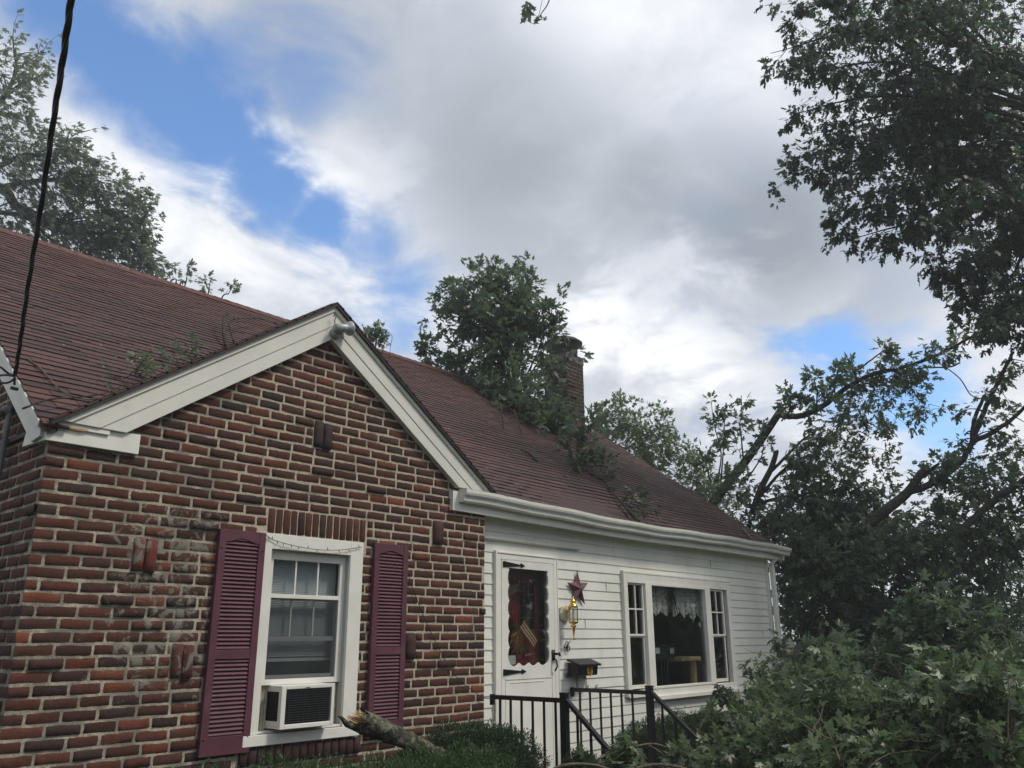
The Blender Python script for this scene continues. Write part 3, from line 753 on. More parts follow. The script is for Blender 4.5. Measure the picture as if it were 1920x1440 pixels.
# ------------------------------------------------------------------ doors
def y_pt(px, py, y): p = at_y(px, py, y); return p[0], p[2]
def doors():
    fr = MB(); frame(fr, 4.135, 5.045, -1.30, .805, .055, .085, .22, .055, .0, .05)
    fr.box(4.11, 4.135, .080, .125, -1.30, .83); fr.box(5.045, 5.06, .080, .125, -1.30, .82); fr.box(4.135, 5.045, .078, .125, .805, .822)
    fo = fr.build('door_frame', TRIMW, HOUSE, bevel=.003)
    # storm door with a scalloped window cut-out
    x0, x1, z0, z1 = 4.195, 4.992, -1.28, .748; y0, y1 = .085, .112
    gx0, gx1, gz0, gz1 = 4.285, 4.905, -.235, .675
    pts = []; k = 10
    def arc(ax, az, bx, bz, bulge, n=k):              # bump between two scallop points
        out = []; dx, dz = bx-ax, bz-az; L = math.hypot(dx, dz); nx, nz = -dz/L, dx/L
        for i in range(n):
            t = i/n; s = math.sin(math.pi*t)**.7*bulge; out.append((ax+dx*t+nx*s, az+dz*t+nz*s))
        return out
    ins = .022
    L = [(gx0+ins-.02, gz1), (gx0+ins, gz1-.05)]; n = 6
    xl, xr = gx0+ins, gx1-ins
    zsL = np.linspace(gz1-.02, gz0+.03, n+1)
    for i in range(n): pts += arc(xl, zsL[i], xl, zsL[i+1], -.022)
    xsB = np.linspace(xl, xr, 5)
    for i in range(4): pts += arc(xsB[i], gz0+.03, xsB[i+1], gz0+.03, -.028)
    for i in range(n): pts += arc(xr, zsL[n-i], xr, zsL[n-i-1], -.022)
    pts += [(xr+.02, gz1), (xl-.02, gz1)]
    # door leaf as a ring: bridge outer rectangle to cut-out
    m = MB(); N = len(pts); cx, cz = (gx0+gx1)/2, (gz0+gz1)/2
    outer = []
    for (x, z) in pts:
        dx, dz = x-cx, z-cz
        t = min((x1-cx)/abs(dx) if dx > 0 else (cx-x0)/abs(dx) if dx < 0 else 9e9, (z1-cz)/abs(dz) if dz > 0 else (cz-(gz0-.10))/abs(dz) if dz < 0 else 9e9)
        outer.append((cx+dx*t, cz+dz*t))
    def ring(a, b, ya, yb):
        vs = [(p[0], ya, p[1]) for p in a]+[(p[0], yb, p[1]) for p in b]
        m.add(vs, [(i, (i+1) % N, (i+1) % N+N, i+N) for i in range(N)])
    ring(pts, outer, y0, y0); ring(pts, pts, y0, y1); ring(pts, outer, y1, y1)
    for (cx_, cz_) in ((x0, z1), (x1, z1), (x0, gz0-.10), (x1, gz0-.10)):   # close the corners the fan leaves open
        i = min(range(N), key=lambda q: math.hypot(outer[q][0]-cx_, outer[q][1]-cz_))
    m.box(x0, x1, y0+.0015, y1, gz0-.40, gz0-.10); m.box(x0, x1, y0+.0015, y1, z0, gz0-.40)
    m.box(x0, x0+.02, y0+.002, y1-.002, gz0-.1, z1); m.box(x1-.02, x1, y0+.002, y1-.002, gz0-.1, z1); m.box(x0, x1, y0+.002, y1-.002, z1-.02, z1)
    m.box(x0+.05, x1-.05, y0-.004, y0+.002, gz0-.115, gz0-.105); m.box(x0+.12, x1-.18, y0-.003, y0+.002, gz0-.145, gz0-.14)
    m.box(x0+.05, x0+.055, y0-.003, y0+.002, z0+.1, gz0-.11); m.box(x1-.055, x1-.05, y0-.003, y0+.002, z0+.1, gz0-.11)
    sd_ = m.build('storm_door', TRIMW, HOUSE)
    MB().box(gx0-.01, gx1+.01, y0+.014, y0+.017, gz0-.01, gz1+.01).build('pane', GLASS, sd_)
    MB().box(4.31, 4.41, y0+.0175, y0+.019, -.215, -.135).build('paper_note', mat('paper', color=(.5, .53, .52)), sd_)
    for (hx, hz) in ((4.213, .705), (4.214, -.282)):
        h = MB().prism([(hx, hz+.028), (hx+.26, hz+.006), (hx+.26, hz+.022), (hx+.325, hz), (hx+.26, hz-.022), (hx+.26, hz-.006), (hx, hz-.028)], y0-.009, y0-.001)
        h.build('strap_hinge', BLACK, sd_)
    h = MB(); hx, hz = 4.955, -.16
    h.box(hx-.02, hx+.02, y0-.012, y0-.001, hz-.03, hz+.07); h.tube([(hx, y0-.01, hz+.03), (hx+.005, y0-.05, hz+.03), (hx+.035, y0-.055, hz+.035), (hx+.06, y0-.04, hz+.015)], .012, 8)
    h.tube([(hx, y0-.01, hz-.01), (hx, y0-.045, hz-.03), (hx+.004, y0-.05, hz-.09), (hx+.004, y0-.02, hz-.13)], .009, 8)
    h.build('handle', BLACK, sd_, smooth=True)
    # inner red door
    wx0, wz1 = y_pt(971.9, 1092, .21); wx1, wz0 = y_pt(1001, 1180, .21); rx1 = y_pt(1009, 1150, .21)[0]
    d = MB(); X0 = 4.19
    d.box(X0, wx0, .20, .24, -1.28, .75); d.box(wx1, rx1, .20, .24, -1.28, .75); d.box(wx0, wx1, .20, .24, wz1, .75); d.box(wx0, wx1, .20, .24, -1.28, wz0)
    d.box(wx1-.0, wx1+.018, .19, .20, wz0-.02, wz1+.02); d.box(wx0-.018, wx0, .19, .20, wz0-.02, wz1+.02)
    do = d.build('inner_door', REDDOOR, HOUSE, bevel=.003)
    MB().box(wx0, wx1, .215, .22, wz0, wz1).build('pane', mat('dark_glass', color=(.012, .014, .016), rough=.08, spec=.6), do)
    c = MB()
    for i in (1, 2): x = wx0+(wx1-wx0)*i/3; c.box(x-.002, x+.002, .210, .214, wz0, wz1)
    for i in (1, 2, 3): z = wz0+(wz1-wz0)*i/4; c.box(wx0, wx1, .2105, .2135, z-.002, z+.002)
    c.build('leaded_bar', mat('lead', color=(.20, .25, .25), rough=.4, metal=.6), do)
    MB().box(rx1, 4.99, .225, .26, -1.28, .75).build('door_jamb', mat('jamb_dark', color=(.022, .016, .014), rough=.6), do)
    open_room(3.95, 9.9, .30, 4.0, -1.35, 1.12)
    # wreath hanging on the inner door
    w = tag(empty('wreath', (4.47, .15, .1)), 'brown twig wreath with small flag and straw bunch behind the storm door glass', 'wreath')
    wx, wz = y_pt(970, 1143, .16); rng = random.Random(4); t = MB()
    for i in range(60):
        a0 = rng.uniform(0, 6.28); da = rng.uniform(.8, 2.2); rr = .165+rng.gauss(0, .017); yy = .16+rng.gauss(0, .012)
        t.tube([(wx+(rr+rng.gauss(0, .005))*math.cos(a0+da*q/5), yy, wz+.01+(rr*1.12+rng.gauss(0, .005))*math.sin(a0+da*q/5)) for q in range(6)], .0035, 4)
    t.build('twig_ring', mat('vine', color=(.085, .055, .03), noise=.4), w)
    s = MB(); bx, bz = y_pt(972, 1195, .15)
    for i in range(170):
        a = rng.gauss(-1.75, .40); l = rng.uniform(.07, .20); x = bx+rng.gauss(0, .02); z = bz+rng.gauss(.03, .03); y = .145+rng.gauss(0, .012)
        s.tube([(x, y, z), (x+l*.5*math.cos(a)+rng.gauss(0, .01), y-.01, z+l*.5*math.sin(a)), (x+l*math.cos(a), y, z+l*math.sin(a))], .0028, 3)
    s.build('straw_bunch', mat('straw', color=(.26, .14, .05), noise=.4), w)
    fl = MB(); A = y_pt(979, 1170, .13); B = y_pt(1003, 1206, .13); dx, dz = B[0]-A[0], B[1]-A[1]; L = math.hypot(dx, dz); ux, uz = dx/L, dz/L; vx, vz = uz, -ux
    for i in range(7):
        o0, o1 = -.055+i*.0155, -.055+(i+1)*.0155
        a = (A[0]+vx*o0, A[1]+vz*o0); b = (A[0]+vx*o1, A[1]+vz*o1); n = 6; vs = []
        for q in range(n+1):
            tt = q/n*L*1.05; w_ = .004*math.sin(q*1.1)
            vs += [(a[0]+ux*tt, .13+w_, a[1]+uz*tt), (b[0]+ux*tt, .13+w_, b[1]+uz*tt)]
        fl.add(vs, [(2*q, 2*q+1, 2*q+3, 2*q+2) for q in range(n)], i % 2)
    fl.build('flag', [mat('flag_red', color=(.13, .04, .03)), mat('flag_cream', color=(.50, .38, .22))], w, recalc=False)
doors()

# ------------------------------------------------------------------ picture window
def picture_window():
    m = MB(); frame(m, 6.285, 8.835, -.615, .735, .055, .078, .14, .085, .075, .10)
    m.box(6.70, 6.835, .070, .14, -.54, .65); m.box(8.120, 8.255, .070, .14, -.54, .65)
    m.box(6.835, 8.12, .072, .14, .615, .65); m.box(6.34, 6.70, .076, .14, .628, .65); m.box(8.255, 8.735, .076, .14, .633, .65)
    m.box(6.835, 8.12, .072, .14, -.54, -.515)
    m.box(6.70, 8.95, .045, .085, -.66, -.615); m.box(6.255, 6.287, .072, .13, -.60, .76); m.box(6.26, 8.87, .074, .13, .735, .758)
    w = m.build('picture_window', TRIMW, HOUSE, bevel=.003)
    for (a, b) in ((6.345, 6.665), (8.262, 8.625)):
        s = MB(); frame(s, a, b+.03, .040, .628, .026, .098, .125, .02, .022); frame(s, a, b+.03, -.525, .045, .026, .112, .14, .02, .04)
        s.build('sash', TRIMW, w, bevel=.002)
        mu = MB(); xm = (a+b+.03)/2; mu.box(xm-.007, xm+.007, .10, .115, .06, .61); mu.box(a+.026, b+.004, .1005, .1145, .33, .345)
        mu.build('muntin', TRIMW, w)
        MB().box(a+.02, b+.01, .118, .120, -.50, .615).build('pane', GLASS, w)
    MB().box(6.83, 8.125, .118, .120, -.52, .62).build('pane', GLASS, w)
    # lace valance inside
    v = MB(); xs = np.linspace(6.90, 8.28, 150); vs = []
    for x in xs:
        u = (x-6.90)/1.38; y = .205+.014*math.sin(x*46)+.008*math.sin(x*91)
        tri = abs(((u*6.3) % 1)-.5)*2; low = .335-.085*tri**1.0+.05*math.sin(u*3.1+.4)-.03
        vs += [(x, y, .66), (x, y, .5), (x, y, low)]
    v.add(vs, [f for i in range(149) for f in ((3*i, 3*i+3, 3*i+4, 3*i+1), (3*i+1, 3*i+4, 3*i+5, 3*i+2))])
    o = v.build('lace_valance', LACE, recalc=False); tag(o, 'white lace valance with pointed hem inside the big front window', 'curtain')
    rng = random.Random(9); b = MB(); c = at_y(1256, 1120, .19)
    for i in range(60):
        a = rng.gauss(-1.57, .35); l = rng.uniform(.08, .34); x, z = c[0]+rng.gauss(0, .025), c[2]+.12+rng.gauss(0, .04)
        b.tube([(x, .18, z), (x+.5*l*math.cos(a), .175, z+.5*l*math.sin(a)), (x+l*math.cos(a)*1.2, .18, z+l*math.sin(a))], .004, 3)
    o = b.build('dried_bunch', mat('dried', color=(.075, .065, .05), noise=.4)); tag(o, 'bunch of dried stems hanging head down before the lace valance', 'dried flowers')
    # cat perch
    r = tag(empty('cat_perch', tuple(at_y(1299, 1278, .75))), 'tan carpeted cat perch on a post inside the big window', 'cat perch')
    cp = mat('carpet_tan', color=(.62, .48, .26), rough=.95, noise=.25, nscale=40, bump=.6)
    A = at_y(1274, 1235, .42); B = at_y(1310, 1236, .42)
    MB().box(A[0], B[0], .38, .62, A[2]-.035, A[2]+.02).build('platform', cp, r, bevel=.012)
    pc = at_y(1300, 1260, .50)
    MB().lathe((pc[0], .50, 0), [(.045, -1.0), (.045, A[2]-.035)], 14).build('post', cp, r, smooth=False)
    MB().box(A[0]-.35, B[0]+.1, .35, .75, -.62, -.585).build('base_board', cp, r, bevel=.01)
    st = tag(empty('folding_stand', tuple(at_y(1245, 1270, .9))), 'dark green metal stand with two pale cards inside the big window', 'stand')
    gm = mat('green_metal', color=(.012, .04, .030), rough=.4); P1, P2 = at_y(1228, 1222, .5), at_y(1264, 1225, .5)
    MB().box(P1[0], P2[0], .50, .52, P1[2]-.09, P1[2]+.08).build('back_panel', gm, st)
    l = MB()
    for px in (1240, 1246, 1251): q = at_y(px, 1260, .52); l.tube([(q[0], .52, P1[2]-.05), (q[0]+.01, .52, -1.3)], .010, 6)
    l.build('leg', gm, st)
    for px in (1232.5, 1260): q = at_y(px, 1220.5, .49); MB().box(q[0]-.045, q[0]+.055, .488, .492, q[2]-.032, q[2]+.038).build('card', mat('card_white', color=(.62, .66, .66)), st)
picture_window()

# ------------------------------------------------------------------ small things on the siding
def star():
    m = MB(); cx, cz, y = 5.415, .520, .100; R0, R1 = .205, .082; vs = [(cx, y-.055, cz)]; n = 5
    rot = math.radians(90+2)
    for i in range(10):
        a = rot+i*math.pi/5; R = R0 if i % 2 == 0 else R1; vs.append((cx+R*math.cos(a)*.95, y-.006, cz+R*math.sin(a)))
    m.add(vs+[(cx, y, cz)], [(0, 1+i, 1+(i+1) % 10) for i in range(10)]+[(11, 1+(i+1) % 10, 1+i) for i in range(10)])
    tag(m.build('metal_star', mat('star_plum', color=(.12, .045, .055), rough=.4, spec=.5, noise=.3, nscale=20)), 'plum metal barn star on white siding above the brass lantern', 'star ornament')
star()
def lantern():
    x, y, z = 5.19, -.005, .25
    r = tag(empty('wall_lantern', (x, .1, z)), 'polished brass carriage lantern with clear glass panes beside the front door', 'wall lamp')
    MB().lathe((x-.005, .106, .265), [(.086, 0), (.092, -.012), (.080, -.028), (.035, -.034)], 8, axis='y').build('back_plate', mat('plate_cream', color=(.55, .50, .36), rough=.5), r)
    MB().tube([(x-.005, .08, .265), (x-.004, .05, .30), (x, .02, .335), (x, y+.02, .345)], .012, 8).build('arm', BRASS, r, smooth=True)
    MB().lathe((x, y, z), [(.052, .070), (.045, .09), (.030, .105), (.022, .112), (.030, .125), (.026, .14), (.010, .15), (.014, .16), (.003, .175)], 16).build('top_finial', BRASS, r, smooth=True)
    MB().lathe((x, y, z), [(.006, -.25), (.014, -.245), (.016, -.232), (.008, -.222), (.013, -.135), (.028, -.118), (.030, -.108), (.012, -.098), (.045, -.085), (.050, -.07), (.048, -.066)], 12).build('tail_finial', BRASS, r, smooth=True)
    c = MB()
    for k in range(6):
        a = math.pi/6+k*math.pi/3; c.tube([(x+.05*math.cos(a), y+.05*math.sin(a), z-.07), (x+.05*math.cos(a), y+.05*math.sin(a), z+.075)], .0028, 5)
    c.build('cage_bar', BRASS, r)
    MB().lathe((x, y, z), [(.048, -.068), (.048, .072)], 6).build('glass', GLASS, r)
    MB().lathe((x, y, z), [(.008, -.07), (.012, -.02), (.014, .01), (.009, .035), (.002, .05)], 10).build('bulb', mat('candle_white', color=(.6, .6, .55), rough=.3), r, smooth=True)
lantern()
def number():
    P = at_y(1062, 1212, .098); rt = tag(empty('house_number', (P[0], .1, P[2])), 'black script numerals 46 on white siding under the lantern', 'house number')
    def st(pts, off):
        m = MB(); pp = []
        for i in range(len(pts)-1):
            for q in range(4):
                t = q/4; pp.append((pts[i][0]*(1-t)+pts[i+1][0]*t, pts[i][1]*(1-t)+pts[i+1][1]*t))
        pp.append(pts[-1]); s = .105
        m.tube([(P[0]-.055+off+(a+.22*b)*s, .094, P[2]-.05+b*s) for a, b in pp], [.005 if 2 < i < len(pp)-3 else .0035 for i in range(len(pp))], 6)
        return m
    a = st([(.30, 1.0), (.05, .45), (.0, .38), (.15, .36), (.50, .44)], 0); b = st([(.50, .95), (.40, .5), (.34, .0)], 0)
    a.add(b.v, b.f); a.build('numeral', BLACK, rt)
    st([(.55, 1.0), (.30, .85), (.12, .45), (.12, .15), (.28, .0), (.48, .12), (.52, .36), (.38, .48), (.2, .36), (.14, .2)], .045).build('numeral', BLACK, rt)
number()
def mailbox():
    x0, x1, z0, z1 = 5.205, 5.560, -.355, -.222; y0 = -.035
    r = tag(empty('mailbox', (5.34, .1, -.36)), 'black wall mailbox with gold oval emblem and newspaper hooks', 'mailbox')
    m = MB().prism([(.098, z0), (y0+.012, z0+.012), (y0, z1-.03), (.098, z1+.005)], x0+.01, x1-.01, 'x'); m.build('box', BLACK, r, bevel=.004)
    MB().prism([(.098, z1+.035), (.085, z1+.04), (y0-.025, z1-.012), (y0-.027, z1-.032), (y0-.022, z1-.032), (y0-.018, z1-.018), (.098, z1+.02)], x0-.012, x1+.012, 'x').build('lid', BLACK, r, bevel=.002)
    e = MB(); c = ((x0+x1)/2+.02, y0+.003, (z0+z1)/2-.005); n = 28
    for R, t in ((.052, .006), (.030, .004)):
        e.tube([(c[0]+R*.85*math.cos(2*math.pi*i/n), c[1]-.004, c[2]+R*math.sin(2*math.pi*i/n)) for i in range(n+1)], t, 6)
    for i in range(8): a = i*math.pi/4; e.tube([(c[0]+.032*.85*math.cos(a), c[1]-.004, c[2]+.032*math.sin(a)), (c[0]+.05*.85*math.cos(a), c[1]-.004, c[2]+.05*math.sin(a))], .005, 5)
    e.box(c[0]-.012, c[0]+.012, c[1]-.009, c[1]-.001, c[2]-.012, c[2]-.006); e.box(c[0]-.012, c[0]+.012, c[1]-.009, c[1]-.001, c[2]+.006, c[2]+.012); e.box(c[0]-.012, c[0]-.006, c[1]-.008, c[1]-.001, c[2]-.006, c[2]+.006)
    e.build('emblem', mat('gold', color=(.62, .36, .08), rough=.3, metal=.7), r)
    for x in (5.29, 5.44):
        for dx in (0, .022):
            MB().tube([(x+dx, .06, z0), (x+dx, .05, z0-.11), (x+dx+.006, .02, z0-.145), (x+dx+.01, -.05, z0-.14), (x+dx+.01, -.075, z0-.08)], .0035, 6).build('hook', BLACK, r)
    d = MB().lathe((5.195, .103, -.338), [(.026, 0), (.026, -.008), (.018, -.012)], 14, axis='y').lathe((5.225, .103, -.338), [(.018, 0), (.018, -.008), (.010, -.012)], 14, axis='y').build('doorbell', mat('bell_grey', color=(.16, .15, .13), rough=.4, metal=.5))
    tag(d, 'small oval doorbell button on white siding left of the mailbox', 'doorbell')
mailbox()

def floodlight():
    c = at_y(632, 616, -.10); r = tag(empty('floodlight', tuple(c)), 'pale round floodlight with wire hook under the gable peak', 'floodlight')
    g = mat('lamp_grey', color=(.34, .36, .37), rough=.35, spec=.5, noise=.25, nscale=30)
    MB().lathe((c[0]+.01, -.05, c[2]-.03), [(.05, 0), (.052, -.03), (.04, -.06), (.01, -.07)], 14, axis='y').build('socket_base', g, r, smooth=True)
    R = Matrix.Rotation(math.radians(-12), 3, 'Y')
    m = MB().lathe((0, 0, 0), [(.022, -.075), (.034, -.065), (.038, .03), (.038, .045), (.055, .06), (.060, .075), (.061, .088), (.040, .098)], 16, axis='x')
    m.v = [tuple(R @ Vector(v) + Vector((c[0]+.02, -.14, c[2]+.0))) for v in m.v]; m.build('lamp_head', g, r, smooth=True)
    m = MB().tube([(c[0]-.035, -.12, c[2]-.01), (c[0]-.035, -.11, c[2]+.06), (c[0]-.02, -.105, c[2]+.10), (c[0]-.035, -.105, c[2]+.12), (c[0]-.045, -.105, c[2]+.09)], .004, 6)
    m.build('wire_hook', BLACK, r)
floodlight()

# ------------------------------------------------------------------ railings and porch
def railing(xr, label):
    r = tag(empty('stair_railing', (xr, -.8, -1.30)), label, 'railing', 'black metal railings of the front steps')
    yw = .0 if xr < 4.5 else .10; zt = -.475; s = .022; yp = -.82
    MB().box(xr-s, xr+s, yp+.03, yw-.01, zt-.022, zt+.015).build('top_rail', BLACK, r, bevel=.006)
    MB().box(xr-.029, xr+.029, yp-.029, yp+.029, -1.30, zt+.045).box(xr-.033, xr+.033, yp-.033, yp+.033, zt+.045, zt+.06).build('post', BLACK, r, bevel=.004)
    MB().box(xr-.028, xr+.028, yw-.012, yw-.001, zt-.07, zt+.02).build('wall_bracket', BLACK, r)
    L = .80; ang = .86 if xr < 4.5 else .83
    p0 = np.array([xr, yp-.03, zt+.0]); p1 = p0+np.array([0, -L, -L*ang])
    m = MB(); m.prism([(p0[1], p0[2]+.015), (p1[1], p1[2]+.015), (p1[1], p1[2]-.030), (p0[1], p0[2]-.030)], xr-s, xr+s, 'x'); m.build('sloping_rail', BLACK, r, bevel=.005)
    for i in range(6):
        y = yw-.10-i*.125
        if y > yp+.05: MB().box(xr-.008, xr+.008, y-.008, y+.008, -1.22, zt-.02).build('baluster', BLACK, r)
    for i in range(5):
        y = yp-.13-i*.13; z = zt-(yp-.03-y)*ang-.02
        MB().box(xr-.008, xr+.008, y-.008, y+.008, max(-1.75, z-.75), z).build('baluster', BLACK, r)
    m = MB(); m.box(xr-.015, xr+.015, yp+.034, yw-.02, -1.235, -1.21); m.build('bottom_rail', BLACK, r)
    MB().box(xr-.03, xr+.03, p1[1]-.03, p1[1]+.03, -1.79, p1[2]+.01).build('post', BLACK, r, bevel=.004)
railing(3.965, 'black metal railing starting at the brick corner, left of the steps')
railing(5.27, 'black metal railing in front of the big window, right of the steps')
st = MB(); st.box(3.90, 5.36, -.88, .09, -1.79, -1.30)
for i in range(2): st.box(3.94, 5.32, -1.18-.3*i, -.881-.3*i, -1.80, -1.47-.165*i)
tag(st.build('porch_steps', mat('concrete'), bevel=.01), 'low concrete porch and steps between the two black railings', 'steps')

# ------------------------------------------------------------------ cables
def catmull(pts, n=8):
    P = [np.array(p, float) for p in pts]; P = [2*P[0]-P[1]]+P+[2*P[-1]-P[-2]]; out = []
    for i in range(1, len(P)-2):
        for k in range(n):
            t = k/n; out.append(.5*((2*P[i])+(P[i+1]-P[i-1])*t+(2*P[i-1]-5*P[i]+4*P[i+1]-P[i+2])*t*t+(3*P[i]-P[i-1]-3*P[i+1]+P[i+2])*t**3))
    out.append(P[-2]); return out
def cables():
    r = tag(empty('service_cable', tuple(at_y(30, 700, .62))), 'thick twisted black service cable dropping from the sky to the left eave', 'cable')
    A = at_d(140, -60, 2.3); B = at_d(28, 705, 5.0)
    n = 150; cl = []
    key = [at_d(140, -60, 2.6), at_d(133, 0, 2.75), at_d(118, 110, 3.0), at_d(98, 240, 3.4), at_d(75, 400, 3.9), at_d(52, 540, 4.4), at_d(38, 640, 4.8), at_d(28, 705, 5.05)]
    path = catmull(key, 22); m = len(path); t = path[-1]-path[0]; t /= np.linalg.norm(t)
    a = np.cross(t, [0, 0, 1.]); a /= np.linalg.norm(a); b = np.cross(t, a)
    for ph in range(3):
        MB().tube([p+.0062*(a*math.cos(i*.20+ph*2.09)+b*math.sin(i*.20+ph*2.09)) for i, p in enumerate(path)], .0062, 8).build('strand', RUBBER, r, smooth=True)
    for k, pts in enumerate(([at_d(28, 705, 5.05), at_d(14, 699, 5.0), at_d(0, 688, 4.95), at_d(-20, 684, 4.9)], [at_d(28, 705, 5.05), at_d(10, 703, 4.9), at_d(-6, 705, 4.8)], [at_d(28, 705, 5.03), at_d(25, 712, 5.02), at_d(12, 718, 5.05), at_d(-4, 716, 5.1)])):
        MB().tube(catmull(pts, 6), .007, 6).build('splice_wire', RUBBER, r, smooth=True)
    MB().tube([at_d(28, 705, 5.05), at_d(27, 722, 5.05)], .007, 6).tube([at_d(21, 727, 5.05), at_d(33, 730, 5.05)], .011, 6).build('cable_clamp', BLACK, r)
    # mast pipe on the left wall
    p0 = at_d(14, 768, 5.0); mm = mat('old_pipe', color=(.10, .10, .10), rough=.6, metal=.4, noise=.3)
    y = .30; q = np.array([-.05, .42, 0]); rr = tag(empty('meter_mast', (-.05, .42, -1.78)), 'grey conduit pipe with weatherhead on the left brick wall', 'conduit')
    # find y on plane x=-.05
    def ax(px, py, x=-.05): d = ray(px, py); return CAM+d*((x-CAM[0])/d[0])
    T = ax(18, 775); MB().tube([(T[0], T[1], -1.7), (T[0], T[1], T[2])], .018, 10).build('pipe', mm, rr, smooth=True)
    MB().tube([(T[0], T[1]+.01, T[2]-.02), (T[0], T[1], T[2]+.03), (T[0]-.01, T[1]+.06, T[2]+.035), (T[0]-.02, T[1]+.10, T[2]+.0)], [.024, .03, .03, .022], 10).build('weatherhead', mm, rr, smooth=True)
    # string lights on the window head
    s = MB(); pts = [at_y(498, 1003, -.04), at_y(512, 1012, -.04), at_y(535, 1019, -.045), at_y(565, 1026, -.045), at_y(600, 1031, -.045), at_y(640, 1031, -.045), at_y(678, 1026, -.04)]
    pp = catmull(pts, 8); s.tube(pp, .0025, 5)
    rng = random.Random(7)
    for i in range(3, len(pp), 4):
        p = pp[i]; dz = rng.choice((-1, -1, -1, 1)); s.tube([p, p+np.array([rng.uniform(-.01, .01), -.004, dz*.020])], [.0035, .002], 5)
    tag(s.build('string_lights', RUBBER), 'dark string of small lights sagging across the white window head', 'string lights')
    s = MB(); pts = [at_y(760, 1050, -.02), at_y(768, 1085, -.02), at_y(790, 1145, -.02), at_y(815, 1200, -.02), at_y(850, 1262, -.02), at_y(880, 1290, -.025), at_y(906, 1308, -.03), at_y(925, 1312, -.05), at_y(928, 1330, -.05), at_y(927, 1352, -.05)]
    pp = catmull(pts, 7); s.tube(pp, .0032, 5)
    for i in range(2, len(pp), 5):
        p = pp[i]; s.tube([p, p+np.array([rng.uniform(-.02, .02), -.004, rng.uniform(-.02, .015)])], [.004, .002], 5)
    tag(s.build('light_string', RUBBER), 'thin dark wire running down the bricks from the right shutter to the railing', 'wire')
cables()

# ------------------------------------------------------------------ foliage tools
HL = np.array([(0, 0), (.16, -.05), (.34, .03), (.24, .12), (.13, .20), (.33, .33), (.50, .56), (.36, .53), (.24, .56), (.10, .42), (.13, .62), (.22, .76), (.09, .82), (0, 1.05)])
HS = np.array([(0, 0), (.34, .04), (.14, .24), (.34, .36), (.44, .60), (.14, .48), (.17, .76), (.0, 1.0)])
def leaf_mesh(name, pos, dirs, nrm, size, matl, parent=None, detailed=False, jit=None):
    """Thousands of lobed leaves in one mesh: two folded halves per leaf."""
    half = HL if detailed else HS; h = len(half)
    T = [];  # right half verts then left half verts share midrib ends
    for sgn in (1, -1):
        for i, (x, y) in enumerate(half):
            T.append((sgn*x*(.9 if not detailed else 1.0), y, -.30*abs(x)-.22*y*y+(.06 if (i % 2) else 0)))
    T = np.array(T); nV = len(T); N = len(pos)
    pos = np.asarray(pos); d = np.asarray(dirs); d = d/np.linalg.norm(d, axis=1, keepdims=True); n = np.asarray(nrm)
    s = np.cross(d, n); s /= (np.linalg.norm(s, axis=1, keepdims=True)+1e-9); n = np.cross(s, d)
    size = np.asarray(size)[:, None, None]
    curl = np.random.default_rng(N).uniform(-.3, 2.4, size=(N, 1, 1))
    V = pos[:, None, :]+size*(T[None, :, 0:1]*s[:, None, :]+T[None, :, 1:2]*d[:, None, :]+T[None, :, 2:3]*curl*n[:, None, :])
    # merge: midrib verts doubled is fine, but islands must be one leaf -> share base and tip
    V = V.reshape(-1, 3)
    base = np.arange(N)[:, None]*nV
    r = np.arange(h); l = np.concatenate([[0], np.arange(h+1, 2*h-1), [h-1]])[::-1]
    loops = np.concatenate([base+r[None, :], base+l[None, :]], axis=1).ravel().astype(np.int32)
    me = bpy.data.meshes.new(name); me.vertices.add(len(V)); me.vertices.foreach_set('co', V.ravel().astype(np.float32))
    me.loops.add(len(loops)); me.loops.foreach_set('vertex_index', loops)
    me.polygons.add(2*N); me.polygons.foreach_set('loop_start', (np.arange(2*N)*h).astype(np.int32))
    try: me.polygons.foreach_set('loop_total', np.full(2*N, h, dtype=np.int32))
    except Exception: pass
    me.update(calc_edges=True); me.validate()
    return put(name, me, matl, parent)

